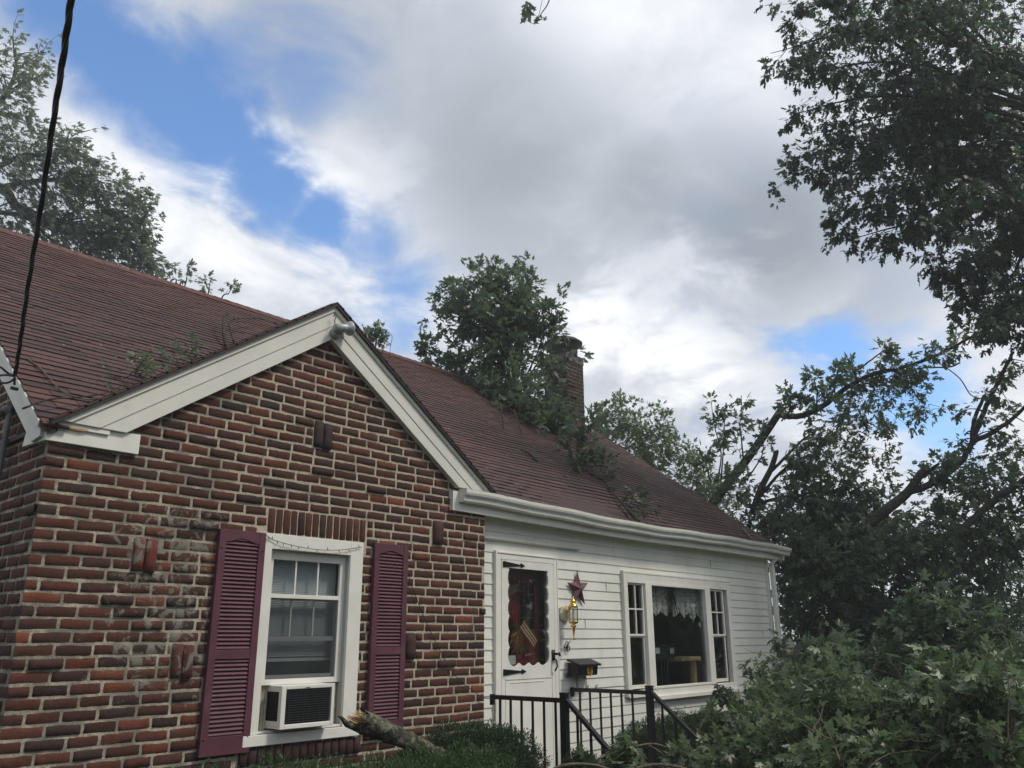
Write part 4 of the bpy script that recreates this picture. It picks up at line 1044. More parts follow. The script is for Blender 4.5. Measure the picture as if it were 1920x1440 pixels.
class Grow:
    """Branching wood plus leaves. Points are world metres."""
    def __init__(s, seed, leaf=.108, wind=(0, 0, 0), droop=.25):
        s.r = np.random.default_rng(seed); s.w = MB(); s.P = []; s.D = []; s.N = []; s.S = []; s.leaf = leaf; s.wind = np.array(wind, float); s.droop = droop
    def rv(s): v = s.r.normal(size=3); return v/np.linalg.norm(v)
    def cluster(s, p, d, n, spread=.5):
        cd = s.rv()*.7+d*.6+s.wind+np.array([0, 0, -s.droop*1.4]); cn = np.array([0, 0, 1.])+s.rv()*.9
        for i in range(n):
            q = s.rv()*.8+d*spread+s.wind+np.array([0, 0, -s.droop]); q /= np.linalg.norm(q)
            pet = s.leaf*s.r.uniform(.25, .8)
            s.P.append(p+q*pet+s.r.normal(size=3)*s.leaf*.12)
            dd = q*.75+cd*.6+s.rv()*.3; s.D.append(dd/np.linalg.norm(dd))
            nn = cn+s.rv()*.6+.35*q; s.N.append(nn/np.linalg.norm(nn)); s.S.append(s.leaf*s.r.uniform(.45, 1.25))
    def twig(s, p, d, L, rad, leaves, n=4, bend=.25):
        pts = [p]; dd = d/np.linalg.norm(d)
        for i in range(n):
            dd = dd+s.rv()*bend+s.wind*.25+np.array([0, 0, -s.droop*.25]); dd /= np.linalg.norm(dd)
            pts.append(pts[-1]+dd*L/n)
        s.w.tube(pts, [rad*(1-.75*i/n) for i in range(n+1)], 4 if rad < .012 else 6, cap=False)
        if leaves:
            for i in range(1, n+1):
                if i == n or s.r.random() < .6: s.cluster(pts[i], dd, leaves if i == n else max(2, leaves//2))
        return pts, dd
    def branch(s, pts, r0, r1, nsub=10, sub=.8, t0=.25, twigs=4, leaves=5, ang=.9, n=6, wood=True, subr=None):
        path = catmull(pts, n); m = len(path)
        if wood: s.w.tube([p+s.r.normal(size=3)*r0*.10 for p in path], [r0+(r1-r0)*i/(m-1) for i in range(m)], 9 if r0 > .04 else 6)
        for k in range(nsub):
            t = t0+(1-t0)*(k+s.r.random())/nsub; i = min(m-2, int(t*(m-1))); tan = path[i+1]-path[i]; tan /= np.linalg.norm(tan)
            d = tan*(1-.3*ang)+s.rv()*ang+s.wind*.4; L = sub*s.r.uniform(.55, 1.15)*(1-.45*t)
            rr = (subr or r0*.35)*(1-.5*t)
            sp, dd = s.twig(path[i], d, L, max(.004, rr), 0, 5, .22)
            for q in range(twigs):
                j = 1+int(s.r.random()*4.99); d2 = dd+s.rv()*.9; s.twig(sp[min(j, 5)], d2, L*s.r.uniform(.25, .5), max(.0025, rr*.35), leaves, 3)
            s.cluster(sp[-1], dd, leaves)
    def mass(s, c, rad, n, leaves=6, hollow=.35, twl=.3, trad=.004):
        """loose leafy volume: short twigs scattered through an ellipsoid, pointing outwards"""
        c = np.array(c, float); rad = np.array(rad, float) if hasattr(rad, '__len__') else np.array([rad]*3)
        for i in range(n):
            v = s.rv()*s.r.uniform(hollow, 1)**.5; p = c+v*rad
            d = v+s.rv()*.5+s.wind; s.twig(p-d/np.linalg.norm(d)*twl*.6, d, twl*s.r.uniform(.6, 1.3), trad, leaves, 2)
    def thing(s, name, label, cat, leafmat, wood=BARK, group=None, loc=None, detailed=False, wname='branch', lname='leaves'):
        loc = loc if loc is not None else (s.w.v[0] if s.w.v else s.P[0])
        e = tag(empty(name, tuple(float(c) for c in loc)), label, cat, group)
        if s.w.v: s.w.build(wname, wood, e, smooth=True, recalc=False)
        if s.P: leaf_mesh(lname, s.P, s.D, s.N, s.S, leafmat, e, detailed)
        return e

def A(*t): return at_d(*t)

# ---- tall maple far behind the left end of the ridge
def tree_left():
    g = Grow(21, .135, wind=(.45, -.1, .05), droop=.25); D = 21
    base = A(-330, 1350, 24); base[2] = -1.8
    g.w.tube(catmull([base, A(-280, 900, 23.5), A(-200, 600, 23), A(-120, 420, 22.5)], 6), [.42-.012*i for i in range(19)], 12)
    for pts, r in (([A(-150, 440, 22.6), A(-20, 350, 22), A(40, 395, 21.5), A(110, 430, 21), A(200, 440, 21), A(262, 470, 21)], .17),
                   ([A(-200, 600, 23), A(-60, 420, 22), A(60, 405, 21.5), A(140, 440, 21)], .10),
                   ([A(-160, 480, 22.6), A(-40, 250, 22), A(20, 160, 22), A(30, 90, 22)], .12),
                   ([A(-100, 380, 22), A(20, 300, 21.5), A(100, 290, 21), A(130, 280, 21)], .09),
                   ([A(-40, 360, 22), A(60, 340, 21), A(150, 340, 21), A(215, 380, 21)], .08)):
        g.branch(pts, r, .02, nsub=15, sub=1.6, twigs=5, leaves=5, t0=.3, ang=.8)
    for px, py, rx, rz, n in ((10, 130, .7, 1.0, 60), (-20, 230, 1.0, 1.3, 80), (40, 270, 1.1, 1.1, 110), (95, 310, 1.0, .9, 110), (60, 400, 1.2, .8, 90), (150, 400, 1.1, .8, 110), (210, 420, .8, .8, 90), (200, 480, .9, .4, 70), (255, 400, .25, .7, 20), (150, 330, .7, .5, 40), (-60, 420, 1.3, 1., 70), (270, 495, .4, .25, 24), (120, 460, 1., .4, 60), (240, 370, .5, .3, 20), (265, 420, .35, .5, 26), (285, 500, .3, .25, 20), (225, 350, .3, .3, 14), (180, 440, .8, .5, 60), (235, 450, .6, .5, 50)):
        g.mass(A(px, py, D), (rx, rx*.9, rz), int(n*.95), 6, .2, .45, .006)
    g.thing('maple_tree', 'tall windblown maple far behind the left end of the roof ridge', 'tree', LEAF_B, loc=base, wname='trunk', lname='crown')
tree_left()
def tree_behind_right():
    g = Grow(22, .125, wind=(.1, 0, .1), droop=.1); D = 22
    base = A(1290, 1150, 23); base[2] = -1.8
    g.w.tube(catmull([base, A(1270, 1000, 23), A(1230, 900, 23), A(1190, 800, 23)], 6), [.22-.008*i for i in range(19)], 10)
    for px, py, rx, rz, n in ((1160, 775, .35, .55, 30), (1150, 800, .6, .6, 50), (1200, 800, .6, .6, 60), (1120, 800, .5, .3, 30), (1235, 830, .7, .6, 70), (1180, 850, .9, .7, 90), (1260, 880, .9, .7, 90), (1310, 900, .5, .5, 50), (1215, 905, .7, .6, 50), (1330, 930, .4, .3, 30), (1240, 790, .25, .3, 10), (1290, 860, .4, .4, 24), (1270, 930, .7, .5, 50), (1340, 960, .6, .4, 30)):
        g.mass(A(px, py, D), (rx, rx, rz), n, 7, .1, .32, .005)
    g.thing('oak_tree', 'bright green tree rising beyond the right slope of the roof', 'tree', LEAF_Y, loc=base, wname='trunk', lname='crown')
tree_behind_right()

def reflection_trees():  # out of view, added so the panes have something dark to reflect
    rr = np.random.default_rng(77); P, D, N, S = [], [], [], []
    for i in range(36):
        an = math.radians(-208+i*6.0); R_ = rr.uniform(38, 46); c = np.array([CAM[0]+R_*math.cos(an), CAM[1]+R_*math.sin(an)-4, 0])
        H = rr.uniform(8, 13)
        for k in range(420):
            v = rr.normal(size=3); v /= np.linalg.norm(v)
            P.append(c+np.array([v[0]*4, v[1]*3, H*.45+v[2]*H*.55])*1.0); D.append(rr.normal(size=3)); N.append(v+rr.normal(size=3)*.4); S.append(rr.uniform(.9, 1.8))
    tag(leaf_mesh('reflection_trees', P, D, N, S, LEAF_D), kind='stuff', label='unseen row of trees added as a dark reflection for the window glass')
reflection_trees()

# ---- the broken-off crown lying over the ridge
def roof_crown():
    g = Grow(31, .135, wind=(0, 0, .12), droop=.12)
    base = at_roof(1010, 800, .1)
    g.branch([A(985, 770, 14.2), A(965, 700, 14.3), A(940, 620, 14.4), A(925, 560, 14.5)], .05, .01, nsub=16, sub=1.4, twigs=5, leaves=6, ang=.8)
    for tip in ((990, 490), (868, 505), (895, 525), (825, 530), (1030, 560), (1036, 600), (795, 650), (960, 500), (925, 520), (870, 560), (1000, 545)):
        dep = 14.4+g.r.uniform(-.5, .5)
        mid = A((tip[0]+975)/2+g.r.uniform(-15, 15), (tip[1]+740)/2, dep)
        g.branch([A(965, 745, 14.3), mid, A(tip[0], tip[1]+8, dep)], .018, .004, nsub=8, sub=.50, twigs=3, leaves=5, t0=.45, ang=.75)
    for px, py, rx, rz, n, dp in ((900, 630, .55, .5, 36, 14.6), (940, 610, .55, .5, 36, 14.4), (965, 650, .42, .45, 32, 14.2), (885, 690, .5, .45, 50, 14.6), (940, 700, .55, .5, 60, 14.0), (962, 725, .36, .38, 44, 13.6),
                                  (1005, 788, .40, .12, 30, 13.2), (970, 765, .5, .35, 60, 13.2), (925, 742, .4, .25, 34, 13.8), (885, 570, .35, .25, 14, 14.6), (950, 550, .35, .3, 14, 14.6), (850, 600, .3, .3, 12, 14.6), (850, 690, .3, .3, 20, 14.6),
                                  (1100, 800, .3, .10, 14, 13.6), (1020, 800, .45, .10, 24, 12.9), (1032, 735, .14, .16, 12, 13.6), (1045, 775, .16, .10, 10, 13.2), (1070, 665, .14, .05, 4, 13.8), (845, 560, .2, .25, 8, 14.6), (800, 652, .12, .06, 5, 14.6)):
        g.mass(A(px, py, dp), (rx, rx, rz), n, 6, .15, .30, .005)
    for a, b in (((930, 772), (942, 808)), ((955, 785), (975, 815)), ((1075, 800), (1082, 830))):
        g.w.tube([at_roof(a[0], a[1], .15), at_roof(b[0], b[1], .04)], [.012, .008], 5)
    g.thing('fallen_treetop', 'dense leafy maple crown lying across the ridge in front of the chimney', 'fallen tree', LEAF_R, loc=base)
    # sprigs poking over the ridge from behind
    g = Grow(32, .11, droop=.05)
    for pts, lb in (([A(345, 540, 11), A(350, 520, 11), A(352, 503, 11)], 'tallest leafy sprig poking up behind the ridge left of the gable'), ([A(390, 552, 11), A(388, 538, 11), A(385, 525, 11)], 'short leafy sprig behind the ridge, second from the gable'),
                    ([A(415, 560, 11), A(428, 550, 11), A(440, 530, 11)], 'leaning leafy sprig behind the ridge, nearest the gable rake'), ([A(330, 530, 11), A(322, 526, 11), A(320, 528, 11)], 'lowest leafy tuft behind the ridge, beside the far maple')):
        g = Grow(32+len(lb), .085, droop=.05)
        pts = [pts[0]+np.array([0, .3, -.5])]+pts
        g.branch(pts, .012, .003, nsub=4, sub=.10, twigs=1, leaves=3, t0=.5, ang=.7)
        g.thing('ridge_sprig', lb, 'leafy sprig', LEAF_B, group='sprigs poking up behind the ridge')
    g = Grow(33, .10, droop=.05)
    for pts in ([A(700, 665, 12.3), A(705, 640, 12.3), A(712, 615, 12.3)], [A(700, 665, 12.3), A(693, 640, 12.3), A(690, 625, 12.3)], [A(715, 665, 12.3), A(720, 645, 12.3), A(712, 630, 12.3)]):
        g.branch([pts[0]+np.array([0, .2, -.4])]+pts, .008, .003, nsub=4, sub=.13, twigs=2, leaves=3, t0=.6, ang=.6)
    g.w.tube(catmull([A(730, 672, 12.3), A(732, 650, 12.3), A(735, 630, 12.3), A(722, 618, 12.3)], 5), .004, 4)
    g.thing('ridge_sprig', 'thin bent sprig with few leaves just right of the gable peak', 'fallen branch', LEAF_B)
roof_crown()

# ---- debris on the roof
def debris():
    R = at_roof
    g = Grow(41, .12, droop=.05)
    g.w.tube(catmull([R(1195, 985, .05), R(1172, 962, .06), R(1150, 935, .05), R(1135, 915, .05), R(1122, 905, .08)], 6), [.019-.0004*i for i in range(25)], 7)
    g.w.tube(catmull([R(1122, 905, .06), R(1135, 903, .10), R(1150, 893, .14)], 6), [.017-.0005*i for i in range(13)], 6)
    g.w.tube(catmull([R(1122, 905, .06), R(1100, 900, .10), R(1080, 885, .12), R(1060, 868, .10)], 6), [.016-.0004*i for i in range(19)], 6)
    for i in range(14): g.twig(R(1165+g.r.uniform(-12, 40), 958+g.r.uniform(-10, 20), .06), g.rv()+np.array([.5, 0, 0]), .3, .007, 1, 3)
    for px, py, n in ((1070, 875, 10), (1095, 880, 8), (1120, 885, 9), (1130, 892, 6), (1065, 862, 5)):
        for i in range(n): g.twig(R(px+g.r.uniform(-12, 12), py+g.r.uniform(-8, 8), .08), g.rv()*.8+np.array([0, -.2, .3]), .16, .004, 3, 2)
    g.thing('fallen_branch', 'crooked dark broken branch with withered leaves low on the right roof', 'fallen branch', mat('leaf_withered', m_leaf((.045, .062, .025), (.09, .10, .06), .2)), wood=BARK, group='storm debris lying on the roof')
    g = Grow(42, .11, droop=.05)
    for i in range(12): g.twig(R(1105+g.r.uniform(-12, 12), 826+g.r.uniform(-7, 12), .07), g.rv()+np.array([0, 0, .4]), .18, .004, 4, 2)
    g.thing('leaf_spray', 'small bright green leaf spray on shingles below the chimney', 'leaf spray', LEAF_N, group='storm debris lying on the roof')
    def stick(pts, r, label, wood=BARK):
        m = MB(); pp = catmull([R(a, b, c) for a, b, c in pts], 6); m.tube(pp, [r*(1-.5*i/len(pp)) for i in range(len(pp))], 6)
        tag(m.build('stick', wood, smooth=True, recalc=False), label, 'stick', 'storm debris lying on the roof')
    stick([(1006, 868, .02), (990, 858, .05), (975, 846, .03)], .018, 'short dark stick lying on the roof below the fallen crown')
    stick([(1391, 995, .03), (1400, 1008, .05), (1416, 1025, .03)], .020, 'brown stick leaning over the gutter near the right roof end', TWIG)
    stick([(422, 655, .03), (411, 640, .12), (408, 622, .18), (416, 618, .2)], .020, 'thick crooked stick standing behind the left gable rake')
    stick([(435, 650, .05), (420, 627, .16), (450, 620, .16), (490, 612, .10), (520, 615, .05)], .010, 'long thin twig arching behind the left gable rake')
    stick([(50, 678, .02), (75, 700, .03), (110, 738, .03), (150, 752, .02), (190, 752, .02)], .007, 'long curved twig on the lower left shingles', TWIG)
    stick([(36, 783, .06), (80, 776, .10), (140, 765, .08), (190, 752, .06), (225, 735, .05)], .007, 'long grey twig projecting past the left roof corner')
    stick([(283, 663, .02), (282, 658, .04), (286, 655, .03)], .006, 'tiny curled twig in the middle of the left roof', TWIG)
    stick([(1087, 866, .02), (1060, 895, .05), (1078, 912, .04)], .006, 'thin pale twig left of the crooked roof branch', TWIG)
    ch = MB(); c = R(320, 581, .03); ch.add([c+np.array(v) for v in ((-.05, 0, 0), (.0, -.03, .02), (.055, .0, .0), (.01, .03, .03), (0, 0, -.02))], [(0, 1, 3), (1, 2, 3), (0, 4, 1), (1, 4, 2), (2, 4, 3), (3, 4, 0)])
    tag(ch.build('wood_chip', RAW), 'orange splinter of fresh wood alone on the upper left shingles', 'wood chip', 'storm debris lying on the roof')
    for i, (px, py, lb) in enumerate(((240, 718, 'pale green leaf clump caught on the gable rake, the lower one'), (343, 683, 'dark green leaf clump caught on the gable rake, the upper one'))):
        g = Grow(50+i, .075, droop=.1)
        for k in range(12): g.twig(R(px+g.r.uniform(-20, 22), py+g.r.uniform(-9, 9)-.0, .07), g.rv()+np.array([0, -.3, .5]), .15, .004, 4, 2)
        g.thing('leaf_clump', lb, 'leaf clump', LEAF_N if i == 0 else LEAF_R, group='storm debris lying on the roof')
    m = MB(); rng = random.Random(6)
    for i in range(420):
        px, py = rng.uniform(20, 1400), rng.uniform(600, 1000); c = R(px, py, .016)
        if not (0 < c[1] < 4.1 and -.0 < c[0] < 10.4) or (c[0] < 3.95 and c[2] < gz(c[0])+.02): continue
        a = rng.uniform(0, 6.3); s = rng.uniform(.008, .03); d = np.array([math.cos(a), math.sin(a)*.81, math.sin(a)*.58]); e = np.array([-math.sin(a), math.cos(a)*.81, math.cos(a)*.58])
        m.add([c, c+d*s, c+d*s*.6+e*s*.4, c+e*s*.35], [(0, 1, 2, 3)])
    tag(m.build('roof_litter', mat('pale_litter', color=(.34, .28, .22), noise=.6, nscale=3), recalc=False), kind='stuff', label='scattered bits of bark and leaf on the shingles')
debris()

# ---- big broken maple right of the house
def right_tree():
    W = (-.10, 0, .02); grp = 'broken limbs of the toppled maple right of the house'
    # limb 1: rises from behind the house corner, snapped stub, continues right
    g = Grow(61, .128, wind=(0, 0, .05), droop=.22); d = 14.5
    g.w.tube(catmull([A(1325, 960, 14.2), A(1350, 925, 14.3), A(1390, 875, d), A(1430, 820, d), A(1462, 772, d), A(1465, 763, d)], 5), [.092-.0016*i for i in range(26)], 10)
    g.branch([A(1458, 778, d), A(1500, 780, d), A(1545, 760, d), A(1590, 725, d), A(1640, 700, d), A(1690, 690, d), A(1760, 665, d), A(1850, 615, d), A(1930, 560, d)], .058, .016, nsub=26, sub=.50, twigs=3, leaves=5, t0=.12, ang=.85)
    g.branch([A(1545, 760, d), A(1562, 735, d), A(1570, 700, d), A(1572, 690, d)], .02, .006, nsub=5, sub=.25, twigs=2, leaves=5, t0=.6)
    g.branch([A(1600, 700, d), A(1640, 670, d), A(1665, 650, d)], .018, .006, nsub=5, sub=.3, twigs=2, leaves=5, t0=.5)
    g.w.tube(catmull([A(1680, 700, d), A(1730, 690, d), A(1780, 688, d), A(1800, 680, d)], 5), .014, 6)
    g.w.tube(catmull([A(1770, 686, d), A(1800, 710, d), A(1820, 740, d), A(1842, 748, d)], 5), .010, 5)
    for px, py, rx, rz, n in ((1620, 750, .5, .3, 34), (1590, 800, .5, .28, 34), (1560, 850, .5, .3, 36), (1685, 735, .45, .25, 26), (1740, 770, .3, .2, 14), (1640, 840, .35, .2, 18), (1670, 790, .3, .15, 10), (1700, 690, .4, .15, 18)):
        g.mass(A(px, py, d), (rx, rx*1.1, rz), n, 5, .1, .28, .005)
    g.thing('broken_limb', 'long snapped limb arching right from behind the house corner, with jagged stub', 'broken tree limb', LEAF_N, group=grp)
    # upright shoots left of limb 1
    g = Grow(62, .125, droop=.1); d = 14
    for pts in ([(1345, 905), (1352, 850), (1340, 800), (1333, 752)], [(1352, 900), (1356, 850), (1358, 800), (1360, 770)], [(1395, 880), (1390, 820), (1388, 790), (1400, 748)], [(1330, 900), (1325, 870), (1322, 850)], [(1400, 900), (1430, 850), (1425, 800)], [(1465, 790), (1480, 770), (1485, 740)], [(1500, 770), (1505, 762), (1503, 756)], [(1530, 770), (1532, 730), (1522, 715), (1525, 712)]):
        p = [A(a, b, d) for a, b in pts]; g.branch(p, .014, .004, nsub=6, sub=.22, twigs=1, leaves=5, t0=.35, ang=.7)
    g.mass(A(1385, 850, d), (.25, .3, .2), 8, 5, .1, .25, .004); g.mass(A(1355, 890, d), (.3, .3, .2), 9, 5, .1, .25, .004); g.mass(A(1370, 920, d), (.45, .4, .3), 40, 5, .1, .25, .004)
    g.thing('broken_limb', 'slender upright shoots beside the right end of the roof', 'broken tree limb', LEAF_N, group=grp)
    # limb 2: forked stub
    g = Grow(63, .128, droop=.2); d = 13.6
    g.w.tube(catmull([A(1410, 965, d), A(1425, 920, d), A(1445, 880, d), A(1455, 850, d), A(1455, 845, d)], 5), [.06-.0012*i for i in range(21)], 8)
    g.branch([A(1440, 890, d), A(1470, 860, d), A(1505, 825, d), A(1530, 810, d)], .03, .01, nsub=7, sub=.4, twigs=3, leaves=5, t0=.2)
    g.branch([A(1425, 930, d), A(1460, 890, d), A(1490, 865, d), A(1540, 850, d)], .03, .01, nsub=8, sub=.45, twigs=3, leaves=5, t0=.2)
    g.branch([A(1400, 950, d), A(1480, 930, d), A(1540, 930, d), A(1600, 900, d)], .03, .01, nsub=10, sub=.6, twigs=3, leaves=5, t0=.1)
    for px, py, rx, rz, n in ((1500, 905, .4, .25, 24), (1560, 930, .5, .3, 40), (1620, 925, .4, .25, 26), (1440, 955, .35, .25, 30), (1480, 985, .5, .3, 50), (1660, 890, .2, .12, 8), (1650, 960, .35, .2, 20), (1545, 880, .4, .2, 22)):
        g.mass(A(px, py, d), (rx, rx*1.1, rz), n, 5, .1, .28, .005)
    g.thing('broken_limb', 'short forked stub limb close above the right gutter end', 'broken tree limb', LEAF_R, group=grp)
    # limb 3: massive dark limb leaning right
    g = Grow(64, .128, droop=.2); d = 12.6
    g.w.tube(catmull([A(1500, 1075, 13), A(1570, 1028, 13), A(1650, 965, d), A(1700, 925, d), A(1725, 890, d), A(1735, 880, d)], 5), [.10-.0021*i for i in range(26)], 10)
    g.branch([A(1700, 925, d), A(1750, 905, d), A(1800, 868, d), A(1822, 830, d), A(1850, 760, d), A(1880, 700, d), A(1900, 660, d)], .056, .024, nsub=10, sub=.45, twigs=3, leaves=5, t0=.45)
    g.branch([A(1822, 830, d), A(1826, 790, d), A(1842, 750, d), A(1845, 745, d)], .035, .02, nsub=0, n=5)
    g.branch([A(1825, 828, d), A(1870, 805, d), A(1910, 775, d), A(1960, 720, d)], .04, .02, nsub=6, sub=.4, twigs=2, leaves=5)
    g.branch([A(1715, 905, d), A(1738, 885, d), A(1760, 870, d)], .04, .02, nsub=4, sub=.5, twigs=3, leaves=5)
    for px, py, rx, rz, n in ((1790, 930, .5, .22, 40), (1860, 910, .5, .25, 40), (1750, 880, .2, .1, 10), (1840, 860, .3, .12, 12), (1900, 840, .3, .25, 20), (1820, 975, .6, .2, 44), (1720, 1000, .5, .2, 40), (1640, 1020, .6, .25, 50), (1560, 1060, .6, .4, 80)):
        g.mass(A(px, py, d), (rx, rx*1.1, rz), n, 5, .1, .28, .005)
    g.thing('broken_limb', 'thickest dark limb leaning up to the right edge above the leaf heap', 'broken tree limb', LEAF_R, group=grp)
    g = Grow(65, .128, droop=.2); d = 12
    g.branch([A(1790, 1010, d), A(1840, 960, d), A(1890, 920, d), A(1950, 880, d)], .058, .04, nsub=10, sub=.45, twigs=3, leaves=5, t0=.1)
    for px, py, rx, rz, n in ((1900, 990, .5, .25, 44), (1850, 1015, .6, .25, 50), (1910, 930, .25, .2, 16), (1780, 1040, .6, .25, 50)):
        g.mass(A(px, py, d), (rx, rx*1.1, rz), n, 5, .1, .28, .005)
    g.thing('broken_limb', 'dark limb at the right edge, below the thickest one', 'broken tree limb', LEAF_D, group=grp)
    # dark understory behind the heap
    g = Grow(66, .14, droop=.25); rr = g.r
    base = A(1600, 1250, 14); base[2] = -1.8
    for pts in ([(1640, 1300), (1600, 1180), (1560, 1080), (1520, 1030)], [(1650, 1300), (1700, 1150), (1760, 1060)], [(1500, 1250), (1520, 1150), (1600, 1100), (1700, 1085)], [(1460, 1230), (1540, 1190), (1640, 1120), (1650, 1110)]):
        g.branch([A(a, b, 13) for a, b in pts], .06, .02, nsub=12, sub=1.1, twigs=4, leaves=5, t0=.1)
    for i in range(64):
        px = rr.uniform(1465, 1930); py = rr.uniform(1020, 1260); g.mass(A(px, py, rr.uniform(12.4, 15.5)), (.6, .6, .38), 24, 5, .05, .3, .005)
    for i in range(26):
        px = rr.uniform(1440, 1700); py = rr.uniform(950, 1060); g.mass(A(px, py, rr.uniform(13, 15.5)), (.5, .5, .35), 16, 5, .05, .3, .005)
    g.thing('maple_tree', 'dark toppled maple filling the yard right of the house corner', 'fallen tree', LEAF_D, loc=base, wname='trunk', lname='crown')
right_tree()

# ---- overhanging tree at the top right
def overhead():
    g = Grow(71, .125, wind=(-.30, -.10, -.22), droop=.25); rr = g.r
    base = A(2250, 1500, 12); base[2] = -1.8; top = A(2180, 350, 13)
    g.w.tube(catmull([base, A(2230, 900, 12.2), A(2200, 600, 12.6), top, A(2100, 0, 13.5)], 6), [.42-.012*i for i in range(25)], 12)
    tips = [(1485, 20, 11.5), (1445, 100, 11.5), (1490, 150, 12), (1480, 215, 12), (1490, 300, 12), (1475, 335, 12), (1540, 400, 12.2), (1590, 450, 12.2), (1700, 430, 12.4), (1595, 370, 12.4), (1500, 80, 12.5), (1550, 0, 12), (1530, 250, 12.5),
            (1750, 500, 12.6), (1765, 520, 12.8), (1800, 560, 12.8), (1830, 480, 13), (1560, 330, 13), (1625, 250, 13.5), (1610, 180, 13.5), (1610, 80, 13.5), (1645, 60, 14), (1730, 180, 14), (1750, 330, 13.5), (1880, 560, 12.4), (1850, 600, 12), (1930, 600, 12)]
    for (px, py, dp) in tips:
        rootp = A(2160, 300+(py-250)*.25, 13.0); tip = A(px, py, dp); mid = A((px+2160)/2+rr.uniform(-20, 20), (py+300)/2-70+rr.uniform(-20, 20), (dp+13)/2)
        q = A(px+(2160-px)*.25, py-38+rr.uniform(-10, 10), dp)
        g.branch([rootp, mid, q, tip], .045, .004, nsub=20, sub=.80, twigs=5, leaves=4, t0=.30, ang=.62, subr=.012)
    for i in range(92):
        px = 1930-abs(rr.normal(0, 1))*175; py = rr.uniform(-30, 560)
        lim = 1500+max(0, (py-150))*.72
        if px < lim+45: px = rr.uniform(lim+45, 1950)
        if py > 400 and rr.random() < .6: continue
        g.mass(A(px, py, rr.uniform(11.8, 15)), (.45, .45, .24), 13, 6, .05, .3, .005)
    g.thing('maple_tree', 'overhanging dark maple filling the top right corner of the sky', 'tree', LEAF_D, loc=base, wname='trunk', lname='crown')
    g = Grow(72, .18, wind=(-.5, 0, -.2), droop=.5)
    # leafy tip hanging in from above
    g = Grow(73, .085, droop=.5); d = 5.2
    g.w.tube(catmull([A(1042, -60, d), A(1030, 0, d), A(1016, 24, d), A(1010, 34, d)], 5), [.005-.0002*i for i in range(16)], 5)
    g.w.tube(catmull([A(1010, 34, d), A(1003, 28, d), A(995, 22, d)], 4), .0018, 4); g.w.tube(catmull([A(1010, 30, d), A(1014, 12, d), A(1018, -5, d)], 4), .002, 4); g.w.tube([A(1010, 34, d), A(1003, 46, d), A(986, 38, d)], .0016, 4)
    for (px, py, a, sz) in ((996, 22, (-.8, .9), .10), (998, 10, (-.8, .5), .09), (1003, 20, (-.3, -.9), .04), (1014, 28, (.3, .4), .03), (1004, 44, (0, -.9), .06), (1020, 38, (.3, -.6), .035), (1012, 36, (-.5, -.3), .04), (990, 4, (-.5, .8), .08)):
        g.P.append(A(px, py, d)); g.D.append(RT*a[0]+UP*a[1]*-1+g.rv()*.15); g.N.append(-FW*.8+np.array([0, 0, .5])+g.rv()*.3); g.S.append(sz)
    g.thing('hanging_twig', 'leafy twig tip hanging in at the top edge of the sky', 'twig', LEAF_B, wood=BARK, loc=A(1042, -60, d), detailed=True, wname='stem')
overhead()

